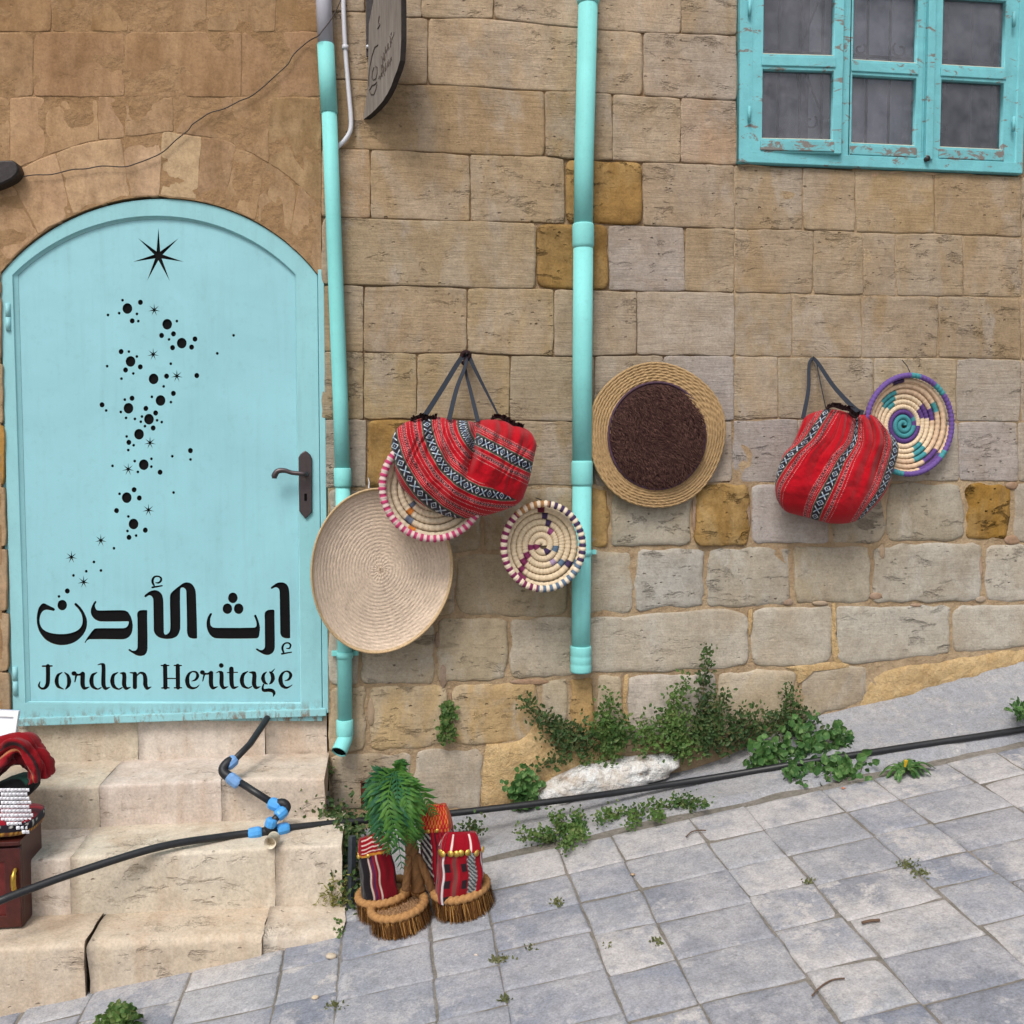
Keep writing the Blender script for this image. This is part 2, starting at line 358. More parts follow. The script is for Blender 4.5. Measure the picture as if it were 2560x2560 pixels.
JT=[[(780,-260),(2700,-200)],
 [(780,-110),(1400,-90),(2700,-60)],
 [(780,28),(910,30),(1020,44),(1233,46),(1443,70),(1610,81),(1700,84),(1837,88),(2700,120)],
 [(780,196),(912,200),(1005,210),(1150,214),(1312,226),(1443,228),(1601,240),(1685,244),(1837,251),(2700,280)],
 [(780,372),(926,373),(1080,380),(1196,387),(1359,391),(1438,398),(1606,405),(1700,408),(1840,412),(2140,426),(2700,446)],
 [(780,541),(851,543),(926,547),(1042,550),(1173,554),(1340,557),(1438,559),(1600,564),(1837,573),(2005,575),(2140,580),(2242,585),(2335,585),(2700,600)],
 [(780,713),(856,713),(1033,715),(1196,720),(1345,722),(1490,727),(1700,729),(1837,731),(2033,736),(2238,741),(2405,741),(2700,749)],
 [(780,879),(865,880),(1042,884),(1163,882),(1275,888),(1429,891),(1485,890),(1592,888),(1700,889),(1837,891),(2033,893),(2154,895),(2349,895),(2700,902)],
 [(780,1049),(912,1049),(1000,1047),(1275,1052),(1429,1054),(1814,1052),(1940,1047),(2396,1054),(2700,1055)],
 [(780,1222),(875,1219),(916,1222),(1100,1218),(1336,1214),(1429,1214),(1490,1216),(1814,1205),(1884,1207),(2228,1205),(2396,1202),(2700,1206)],
 [(780,1390),(1126,1385),(1205,1382),(1270,1382),(1490,1373),(1587,1370),(1660,1368),(1762,1368),(1874,1363),(1977,1361),(2074,1364),(2177,1359),(2266,1357),(2405,1354),(2461,1357),(2700,1360)],
 [(780,1548),(1093,1545),(1145,1541),(1270,1545),(1429,1541),(1485,1538),(1592,1536),(1660,1524),(1762,1522),(1879,1520),(1981,1515),(2079,1506),(2177,1513),(2373,1508),(2700,1506)],
 [(780,1716),(880,1713),(1075,1711),(1103,1709),(1266,1702),(1336,1697),(1424,1693),(1489,1688),(1700,1681),(1823,1674),(1958,1669),(2005,1669),(2168,1660),(2380,1640),(2700,1600)],
 [(780,1884),(820,1883),(1000,1879),(1098,1867),(1205,1865),(1350,1856),(1500,1850),(1700,1850),(2010,1800),(2170,1760),(2700,1660)],
 [(780,2030),(1010,2030),(1210,2028),(1500,1990),(2700,1700)]]
def strip_patch(name,top,bot,y0,bul,mat,parent,seed=1,n=40,m=8):
    vs=[];fs=[]
    for j in range(m+1):
        for i in range(n+1):
            x=lerp(top[0][0],top[-1][0],i/n); xb_=lerp(bot[0][0],bot[-1][0],i/n); a=(x,pl(top,x)); b=(xb_,pl(bot,xb_)); t=j/m
            px,py=lerp(a[0],b[0],t),lerp(a[1],b[1],t); px+=4*nz(px*.02,py*.02,seed)*(0<i<n); py+=5*nz(px*.03,py*.03,seed+4)
            p=Wp(px,py,y0); e=min(1,4*min(t,1-t)+.0)*min(1,6*min(i,n-i)/n+.1)
            vs.append(Vector((p.x,y0-bul*e*(.6+.7*fbm(p.x*10,p.z*14,seed))+.004*(1-e),p.z)))
    for j in range(m):
        for i in range(n): a=j*(n+1)+i; fs.append((a,a+n+1,a+n+2,a+1))
    return put(name,mesh(name,vs,fs,True),mat,parent)
# per row: list of (x0,x1,colour,kind)   kinds: a ashlar, r rubble, o ochre
A=(166,147,124); B=(172,153,130); C=(158,137,110); Cg=(164,151,137); Dd=(160,141,116); G=(158,148,134); GL=(170,161,146)
OC=(150,116,68); LV=(160,152,148); PK=(172,146,122)
ROWS=[
 (0,1,[(803,1120,A,'a'),(1120,1480,B,'a'),(1480,1843,A,'a')]),
 (1,2,[(803,912,A,'a'),(912,1054,B,'a'),(1054,1235,(176,156,132),'a'),(1235,1704,(180,160,138),'a'),(1704,1843,A,'a')]),
 (2,3,[(803,1070,(166,142,114),'a'),(1070,1608,(178,156,130),'a'),(1608,1843,(166,148,130),'a')]),
 (3,4,[(803,1363,(160,136,106),'a'),(1363,1531,(158,136,106),'a'),(1531,1702,A,'a'),(1702,1843,PK,'a')]),
 (4,5,[(803,926,(170,142,110),'a'),(926,1175,(162,140,112),'a'),(1175,1412,(160,140,114),'a'),(1412,1606,(160,126,76),'o'),(1606,1837,(158,140,120),'a'),(1837,2007,C,'a'),(2007,2138,(164,142,112),'a'),(2138,2335,(158,136,104),'a'),(2335,2554,C,'a'),(2554,2700,C,'a')]),
 (5,6,[(803,1340,(158,140,114),'a'),(1340,1522,(152,120,72),'o'),(1522,1713,LV,'a'),(1713,1837,(160,142,118),'a'),(1837,2033,C,'a'),(2033,2158,Dd,'a'),(2158,2240,(164,146,124),'a'),(2240,2408,Dd,'a'),(2408,2556,C,'a'),(2556,2700,C,'a')]),
 (6,7,[(803,909,(160,142,116),'a'),(909,1168,Dd,'a'),(1168,1385,(164,144,114),'a'),(1385,1592,(160,144,124),'a'),(1592,1837,(164,152,138),'a'),(1837,1981,(156,136,108),'a'),(1981,2154,Dd,'a'),(2154,2345,C,'a'),(2345,2552,(154,134,108),'a'),(2552,2700,C,'a')]),
 (7,8,[(803,909,(156,140,112),'a'),(909,1042,(160,142,110),'a'),(1042,1275,(156,138,108),'a'),(1275,1485,(158,146,126),'a'),(1485,1660,(162,150,134),'a'),(1660,1835,LV,'a'),(1835,1945,Dd,'a'),(1945,2185,(158,142,118),'a'),(2185,2391,(166,150,126),'a'),(2391,2552,(166,158,148),'a'),(2552,2700,Cg,'a')]),
 (8,9,[(803,916,G,'a'),(916,1062,(148,116,66),'o'),(1062,1275,Dd,'a'),(1275,1485,(152,134,106),'a'),(1485,1832,Cg,'a'),(1832,1995,LV,'a'),(1995,2215,G,'a'),(2215,2396,G,'a'),(2396,2545,LV,'a'),(2545,2700,G,'a')]),
 (9,10,[(818,1000,G,'r'),(1000,1205,(146,132,108),'r'),(1205,1440,(152,134,106),'r'),(1440,1525,(160,130,84),'o'),(1525,1732,(150,142,126),'r'),(1732,1876,(152,120,70),'o'),(1876,2076,LV,'r'),(2076,2214,(150,136,114),'r'),(2214,2410,(152,142,124),'r'),(2410,2530,(150,114,54),'o'),(2530,2700,G,'r')]),
 (10,11,[(818,940,G,'r'),(940,1140,(148,130,104),'r'),(1140,1424,(158,144,120),'r'),(1424,1585,(158,148,130),'r'),(1585,1764,(166,162,154),'r'),(1764,1980,(162,154,140),'r'),(1980,2180,(158,146,124),'r'),(2180,2458,(166,158,144),'r'),(2458,2700,GL,'r')]),
 (11,12,[(818,900,GL,'r'),(900,1090,(164,152,132),'r'),(1090,1272,(166,152,128),'r'),(1272,1452,(164,152,132),'r'),(1452,1876,GL,'r'),(1876,2086,GL,'r'),(2086,2380,(168,162,150),'r'),(2380,2700,(172,164,150),'r')]),
 (12,13,[(820,917,(174,156,130),'r'),(921,1122,(176,152,114),'r'),(1126,1348,(172,146,106),'r'),(1350,1422,(170,156,132),'r'),(1422,1490,(172,142,98),'o'),(1490,1558,(172,158,136),'r'),(1560,1790,(182,174,166),'r'),(1790,1993,(174,160,138),'r'),(1997,2170,(164,150,130),'r')]),
 (13,14,[(820,1030,(168,152,130),'r'),(1033,1208,(170,158,142),'r')]),
]
wallR=thing('stone_wall','coursed wall of worn beige stone blocks hung with baskets and red bags','wall',Wp(1500,1850,0))
wallL=thing('arch_wall','brown washed stone wall with a shallow arch over the turquoise door','wall',Wp(60,1800,0))
MK={'a':M_ASH,'r':M_RUB,'o':M_OCH}
rs=random.Random(3); sid=0
for (t,b,sts) in ROWS:
    for (x0,x1,c,k) in sts:
        sid+=1; low=t>=9
        ins=(.9 if not low else 4.0)+(1.5 if k=='o' else 0)
        tl=rs.uniform(-3,3); 
        def fx(u,v,x0=x0,x1=x1,t=t,b=b,ins=ins,tl=tl):
            x=lerp(x0+ins*.9,x1-ins*.9,u); a=pl(JT[t],x)+ins; e=pl(JT[b],x)-ins
            return x+tl*(v-.5),lerp(a,e,v)
        j=1+rs.uniform(-.06,.06); cc=tuple(v*j for v in lin(c))
        stone('block',fx,MK[k],wallR,cc,front=(-.0015 if not low else -.005)-(.006 if k=='o' else 0)+rs.uniform(-.0022,.0018),rel=.003 if k=='a' else (.007 if k=='r' else .016),ew=.005 if k=='a' else .011,
              edge=.0016 if k=='a' else .0065,rag=1.8 if not low else (5.5 if k=='o' else 4.5),cr=.025 if k=='a' else .08,seed=sid*1.7)
# ---- mortar core of the right wall with the window opening
WX0,WX1=Wp(1845,200).x,Wp(2553,200).x; WZ0=2.738
core=[(Wp(806,100).x,4.6),(3.6,4.6),(3.6,-.4),(Wp(818,1900).x,-.4),(Wp(818,1000).x,1.6),(Wp(806,700).x,2.2)]
hole=[(WX0-.004,WZ0-.004),(WX1+.004,WZ0-.004),(WX1+.004,4.12),(WX0-.004,4.12)]
put('mortar_core',fill2d('mortar_core',[core,hole],.009,.16),M_MORT,wallR)
pt_=lambda x,y:(Wp(x,y).x,Wp(x,y).z)
put('pointing',fill2d('pointing',[[(WX0-.012,pt_(1830,416)[1]),pt_(2140,430),(3.55,pt_(2700,450)[1]),(3.55,-.38),(pt_(819,1900)[0],-.38),pt_(819,1214),pt_(1300,1212),(WX0-.012,pt_(1832,1206)[1])]],.0016,.0088),M_POINT,wallR)
# ragged plaster under the window sill
def blob_sheet(name,pts,y0,bul,mat,parent,n=26,seed=1,color=None):
    """raised patch bounded by picture points, thick in the middle"""
    c=Vector((sum(p[0] for p in pts)/len(pts),sum(p[1] for p in pts)/len(pts)))
    cl=smooth_path([(p[0],p[1],0) for p in pts]+[(pts[0][0],pts[0][1],0)],4)[:-1]
    vs=[];fs=[];m=len(cl); rings=[1,.97,.9,.75,.55,.3,.08]
    for r in rings:
        for q in cl:
            x=c.x+(q.x-c.x)*r+nz(q.x*.05,q.y*.05,seed)*3*(r<.99); y=c.y+(q.y-c.y)*r
            h=bul*(1-r**3)**.6; p=Wp(x,y,y0); vs.append(Vector((p.x,y0-h+bul*.35*fbm(p.x*14,p.z*14,seed)*(r<.99),p.z)))
    for i in range(len(rings)-1):
        for k in range(m): a=i*m+k;b=i*m+(k+1)%m; fs.append((a,b,b+m,a+m))
    fs.append(tuple((len(rings)-1)*m+k for k in range(m)))
    return put(name,mesh(name,vs,fs,True),mat,parent,color)
M_PLAS=mortar_mat('pinkish_plaster',(196,168,142),(184,154,126),(170,140,110),.6)
strip_patch('plaster_patch',[(2131,421),(2250,426),(2350,430),(2475,437)],[(2140,466),(2180,446),(2230,438),(2350,441),(2475,447)],.002,.006,M_PLAS,wallR,4,30,4)
strip_patch('plaster_patch',[(1845,410),(1925,414)],[(1845,421),(1925,420)],.002,.005,M_PLAS,wallR,5,16,3)
# yellow mortar skirt at the foot of the wall on the right and smears in the lower joints
strip_patch('mortar_skirt',[(2168,1672),(2300,1652),(2420,1636),(2660,1598)],[(2120,1800),(2300,1745),(2480,1690),(2660,1650)],.004,.022,M_MORTY,wallR,8)
blob_sheet('mortar_skirt',[(1215,1860),(1300,1850),(1350,1800),(1420,1840),(1500,1850),(1560,1880),(1480,1930),(1380,1960),(1300,2010),(1210,2020),(1206,1940)],.0,.03,M_MORTY,wallR,seed=9)
blob_sheet('mortar_joint',[(2080,1508),(2090,1512),(2086,1570),(2094,1630),(2104,1655),(2086,1658),(2078,1600)],-.001,.006,M_MORTY,wallR,seed=10)
blob_sheet('mortar_joint',[(1962,1668),(2060,1656),(2110,1656),(2120,1668),(2050,1676),(2006,1680),(2002,1705),(1994,1708),(1988,1682)],-.001,.007,M_MORTY,wallR,seed=13)
blob_sheet('mortar_joint',[(1560,1690),(1572,1690),(1566,1770),(1572,1810),(1562,1810),(1556,1760)],-.002,.010,M_MORTY,wallR,seed=11)
blob_sheet('mortar_joint',[(1872,1525),(1882,1525),(1880,1570),(1874,1590),(1870,1560)],-.002,.008,M_MORTY,wallR,seed=12)
# little filler stones pressed into the wide joints
M_CHIP=stone_mat('filler_chip',.1,.3,.5,.2,bstr=.6)
for i,(x,y,rx,ry) in enumerate([(1108,1690,11,30),(1325,1705,50,8),(1093,1600,6,20),(928,1780,10,36),(1126,1750,4,18),(1735,1290,5,40),(2205,1380,8,20),(2190,1490,16,10),(1970,1505,14,9),(2050,1508,20,6),(2290,1513,14,5),(2451,1498,14,8),(2451,1420,4,30),(2530,1214,16,10),(2530,1350,20,12),(1870,1290,6,40),(1700,1240,8,20),(1330,1880,12,18),(1390,1872,18,9),(1284,1920,10,14),(1640,1760,36,16),(1600,1720,24,12)]):
    blob_sheet('filler_chip',[(x+rx*math.cos(a)*(1+.2*nz(a*2,i)),y+ry*math.sin(a)) for a in [k*math.pi/4 for k in range(8)]],-.001,.007,M_CHIP,wallR,seed=i+20,color=lin(random.choice([(150,122,100),(142,120,104),(160,140,118)])))
# ================================================================ ARCH WALL (left)
def proj(p):
    d=Vector(p)-CAM; zz=d.dot(FW); return (1280+F*d.dot(RT)/zz,1280-F*d.dot(UP)/zz)
YD=.022
DXL,DXR,DZB=Wp(22,1250,YD).x,Wp(799,1250,YD).x,.552
DC=(DXL+DXR)/2
def arch(x0,x1,zs,zt,zb,n=40):
    """door outline: straight sides, segmental arch"""
    c=(x0+x1)/2; h=(x1-x0)/2; s=zt-zs; Rr=(h*h+s*s)/(2*s); pts=[(x0,zb),(x1,zb)]
    a0=math.asin(min(1,h/Rr))
    for i in range(n+1):
        a=a0-2*a0*i/n; pts.append((c+Rr*math.sin(a),zt-Rr+Rr*math.cos(a)))
    return [(x,1.55+(z-1.55)*(1+.022*(x-DC)/.57)) for x,z in pts]
ZS,ZT=Wp(400,690,YD).z,Wp(400,501,YD).z
outer=arch(DXL,DXR,ZS,ZT,DZB)
_ap=sorted([proj((x,YD-.014,z)) for x,z in outer[2:]])
_ap=[(x,y-(9 if x<420 else 4.5)) for x,y in _ap]
OPEN=[(6,1830),(0,694),(40,650),(93,603),(186,538),(280,508),(396,492),(512,507),(629,546),(722,598),(796,664),(803,700),(820,1830)]
ARCB=[(-160,860)]+[(_ap[0][0]-12,_ap[0][1]+12)]+_ap+[(806,_ap[-1][1]+8)]
OPEN=[(6,1830),(0,_ap[0][1]+14)]+_ap+[(805,_ap[-1][1]+14),(820,1830)]
ARCT=[(-200,560),(-100,500),(0,445),(115,390),(220,355),(420,330),(560,350),(640,390),(720,440),(806,520)]
AL=[(146,118,88),(142,114,84),(150,122,92),(172,142,112),(134,106,78)]  # upper blocks darker: eave shade and stains are both put into the colour
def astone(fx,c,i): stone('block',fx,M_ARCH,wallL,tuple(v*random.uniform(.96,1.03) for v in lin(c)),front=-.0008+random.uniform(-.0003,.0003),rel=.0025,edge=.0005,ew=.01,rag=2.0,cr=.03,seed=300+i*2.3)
k=0
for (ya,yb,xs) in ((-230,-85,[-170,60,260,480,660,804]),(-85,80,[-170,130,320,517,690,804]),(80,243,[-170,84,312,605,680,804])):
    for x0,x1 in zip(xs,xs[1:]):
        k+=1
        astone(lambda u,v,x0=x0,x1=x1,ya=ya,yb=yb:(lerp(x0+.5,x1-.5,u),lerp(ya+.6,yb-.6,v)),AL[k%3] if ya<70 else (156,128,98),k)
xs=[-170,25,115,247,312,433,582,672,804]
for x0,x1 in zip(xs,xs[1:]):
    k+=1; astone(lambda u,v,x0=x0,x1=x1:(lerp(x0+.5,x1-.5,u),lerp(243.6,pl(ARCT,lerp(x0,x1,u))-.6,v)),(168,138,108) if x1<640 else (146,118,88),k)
xb=[-160,9,98,182,326,400,491,560,638,722,804]; xt=[-190,-90,20,140,303,405,505,590,665,745,804]
for i in range(len(xb)-1):
    k+=1
    def fx(u,v,i=i):
        a=lerp(xt[i]+.5,xt[i+1]-.5,u); b=lerp(xb[i]+.5,xb[i+1]-.5,u); return lerp(a,b,v),lerp(pl(ARCT,a)+.6,pl(ARCB,b)-1,v)
    astone(fx,(186,156,126) if i<6 else (156,128,98),k)
ys=[700,735,905,1060,1215,1370,1530,1680,1830,1960]
for y0,y1 in zip(ys,ys[1:]):
    k+=1; astone(lambda u,v,y0=y0,y1=y1:(lerp(-190,lerp(1,24,(y0+y1-1400)/2200.),u),lerp(y0+2,y1-2,v)),(170,150,124) if y0!=1060 else (168,130,70),k)
coreL=[(-1.95,4.6),(Wp(804,100).x,4.6),(Wp(804,690).x,Wp(804,690).z)]+[(Wp(x,y).x,Wp(x,y).z) for x,y in reversed(OPEN[1:-2])]+[(Wp(6,1830).x,Wp(6,1830).z),(Wp(6,1830).x,-.5),(-1.95,-.5)]
put('mortar_core',fill2d('mortar_core',[coreL],-.0002,.16),M_ARCHM,wallL)
# black sheet behind the door paints the shadow in the arch gap
put('recess_shadow_sheet',fill2d('recess_shadow_sheet',[[(Wp(-30,1830).x,.3),(Wp(830,1830).x,.3),(Wp(830,480).x,2.75),(Wp(-30,480).x,2.75)]],.13,.16),M_BLACK,wallL)
# ================================================================ STREET
def grid_sheet(name,x0,x1,y0,y1,nx,ny,fz,mat,parent=None,color=None):
    vs=[];fs=[]
    for j in range(ny+1):
        for i in range(nx+1):
            X=lerp(x0,x1,i/nx);Y=lerp(y0,y1,j/ny); vs.append((X,Y,fz(X,Y)))
    for j in range(ny):
        for i in range(nx): a=j*(nx+1)+i; fs.append((a,a+1,a+nx+2,a+nx+1))
    return put(name,mesh(name,vs,fs,True),mat,parent,color)
M_GROUT=mortar_mat('paving_grout',(148,141,134),(126,121,114),(104,101,88),.9)
street=grid_sheet('street',-30,30,-45,.6,60,48,lambda X,Y:gz(X,Y)-.005,M_GROUT); tag(street,kind='structure')
BX=[-2.13,-1.93,-1.64,-1.44,-1.14,-.94,-.64,-.35,-.17,.112,.303,.59,.786,1.08,1.288,1.59,1.793,2.09,2.29,2.59,2.79,3.09]
BJ={9:-.833,10:-.965,11:-.998,12:-.887,13:-.98,14:-1.095,15:-1.150,16:-.885}
rp=random.Random(11)
def slab(x0,x1,y0,y1,color,mat,seed,h=.0):
    g=rp.choice([.0009,.0018,.0028,.004]); nx=7;ny=6; vs=[];fs=[]
    lv=[0,.03,.12,.4,.7,.9,.975,1]; nx=len(lv)
    tx=rp.uniform(-.005,.005);ty=rp.uniform(-.005,.005)
    for j,v in enumerate(lv):
        for i,u in enumerate(lv):
            X=lerp(x0+g,x1-g,u);Y=lerp(y0+g,y1-g,v); e=min(min(u,1-u)*(x1-x0),min(v,1-v)*(y1-y0))
            if e<.02: X+=.006*nz(X*9,Y*9,seed)+.003*nz(X*40,Y*40,seed);Y+=.006*nz(X*9,Y*9,seed+7)+.003*nz(X*40,Y*40,seed+3)
            z=gz(X,Y)+h+tx*(u-.5)+ty*(v-.5)+.0025*fbm(X*6,Y*6,seed)-.004*max(0,1-e/.010)**2
            vs.append(Vector((X,Y,z)))
    for j in range(nx-1):
        for i in range(nx-1): a=j*nx+i; fs.append((a,a+1,a+nx+1,a+nx))
    ring=[i for i in range(nx)]+[j*nx+nx-1 for j in range(1,nx)]+[(nx-1)*nx+i for i in range(nx-2,-1,-1)]+[j*nx for j in range(nx-2,0,-1)]
    b=len(vs); 
    for r in ring: q=vs[r]; vs.append(Vector((q.x,q.y,gz(q.x,q.y)-.03)))
    m=len(ring)
    for k in range(m): fs.append((ring[(k+1)%m],ring[k],b+k,b+(k+1)%m))
    return put('paving_slab',mesh('paving_slab',vs,fs,True),mat,street,color)
sn=0
for i in range(len(BX)-1):
    x0,x1=BX[i],BX[i+1]; a=BJ.get(i,-.9+rp.uniform(-.1,.1)); j=a
    while j<-.42: j+=rp.uniform(.19,.215)
    y=min(j,-.40)
    first=True
    while y>-2.25:
        L=.2+rp.uniform(-.006,.006)
        yb=y-L
        # snap to the measured joint
        if y>a>yb-.06 and abs(yb-a)<.08: yb=a
        if True:
            yy=y if not(x1<-.15) else min(y,-.675)
            if yy-yb>.05:
                sn+=1
                near=yb>-.72; dk=rp.choice([(122,126,137),(132,135,145),(142,144,151),(150,151,155)])
                if i in(12,14,16): dk=rp.choice([(126,128,136),(146,146,150)])
                slab(x0,x1,yb,yy,lin(dk),M_PAVEC if (near or rp.random()<.3) else M_PAVE,sn*1.31)
        y=yb
# ---- sloping cement apron between wall foot and paving
BASE=[(760,2110),(860,2090),(1000,2045),(1210,2022),(1300,2005),(1500,1975),(1700,1930),(1800,1900),(2020,1795),(2150,1765),(2560,1645),(2760,1590)]
def apron_z(X,Y):
    # height of the wall foot at this X
    t=max(0,min(1,-Y/.37)); zb=pl(BASEZ,X); zs=gz(X,-.37)+.012
    return lerp(zb,zs,t**.75)+.006*fbm(X*5,Y*9,3)
BASEZ=[(Wp(x,y,0).x,Wp(x,y,0).z) for x,y in BASE]
def apron():
    vs=[];fs=[];nx=120;ny=14
    for j in range(ny+1):
        for i in range(nx+1):
            X=lerp(-.19,3.05,i/nx); e=.365+.03*fbm(X*3.1,2.2,1)+(.05*math.exp(-((X-.05)/.25)**2)); Y=lerp(.03,-e,j/ny)
            z=apron_z(X,min(0,Y))
            if j==ny: z=gz(X,Y)-.012
            if j==ny-1: z=min(z,gz(X,Y)+.014+.008*nz(X*12,Y*12))
            vs.append((X,Y,z))
    for j in range(ny):
        for i in range(nx): a=j*(nx+1)+i; fs.append((a,a+nx+1,a+nx+2,a+1))
    o=put('cement_apron',mesh('cement_apron',vs,fs,True),M_CEM,None,lin((140,141,146))); tag(o,kind='structure')
apron()
# ================================================================ STEPS
steps=thing('stone_steps','worn cream limestone steps leading up to the turquoise door','steps',(-.9,-.4,0))
def step_block(x0,x1,yb,yf,zb,zt,color,seed,r=.013,rag=.004,drop=0.0,name='step_block'):
    """block with a rounded worn nosing; profile runs from back of the tread over the nosing down the riser"""
    prof=[(yb,zt)]
    for t in (.25,.5,.75): prof.append((lerp(yb,yf+r,t),zt))
    for k in range(6):
        a=k/5*math.pi/2; prof.append((yf+r-r*math.sin(a),zt-r+r*math.cos(a)))
    for t in (.15,.35,.6,.82,1): prof.append((yf,lerp(zt-r,zb,t)))
    n=max(6,int((x1-x0)/.035)); vs=[];fs=[];m=len(prof)
    for i in range(n+1):
        X=lerp(x0,x1,i/n); ed=min(i,n-i)/n*(x1-x0); f=.0018*max(0,1-ed/.008)**2
        for (Y,Z) in prof:
            on=(Z<zt-.001)
            dy=.006*fbm(X*5+seed,Z*9,seed)-.006*max(0,fbm(X*13,Z*17+seed,seed*2)-.35)
            worn=.012*max(0,nz(X*2.2+seed,seed))*(1 if abs(Y-yf)<.05 else .3)
            vs.append((X+(rag*nz(Y*20,Z*20,seed+i) if i in(0,n) else 0),Y+(dy*.9 if on else 0)+f*(1 if on else 0),Z+(.004*fbm(X*6,Y*9,seed) if not on else 0)-worn-(f if not on else 0)-drop*(X-x0)))
    for i in range(n):
        for j in range(m-1): a=i*m+j; fs.append((a,a+m,a+m+1,a+1))
    fs.append(tuple(range(m-1,-1,-1))); fs.append(tuple(n*m+k for k in range(m)))
    return put(name,mesh(name,vs,fs,True),M_STEP,steps,color)
SC=[(198,186,171),(200,189,175),(196,183,167),(202,191,178)]
def srow(xs,yb,yf,zb,zt,s,r=.013):
    for i,(a,b) in enumerate(zip(xs,xs[1:])): step_block(a+.0006,b-.0006,yb,yf+random.uniform(-.0012,.0012),zb,zt+random.uniform(-.0008,.0008),tuple(v*random.uniform(.98,1.02) for v in lin(SC[(i+s)%4])),s*7,r)
srow([-1.95,-1.38,-.98,-.50,-.262],.12,.035,.30,.552,1,.006)          # plinth under the threshold
srow([-1.95,-1.04,-.62,-.252],.06,-.252,.20,.396,2)
srow([-1.95,-1.06,-.40,-.178],-.20,-.512,.0,.245,3)
# lowest step: the right-hand block is broken and sinks into the paving
step_block(-1.95,-.958,-.46,-.712,-.30,.055,lin((192,176,156)),31,.02)
step_block(-.950,-.42,-.46,-.700,-.25,.050,lin((192,177,157)),31.0,.03,.01,.02)
step_block(-.418,-.165,-.46,-.690,-.2,.042,lin((198,186,170)),33,.032,.012,.05)
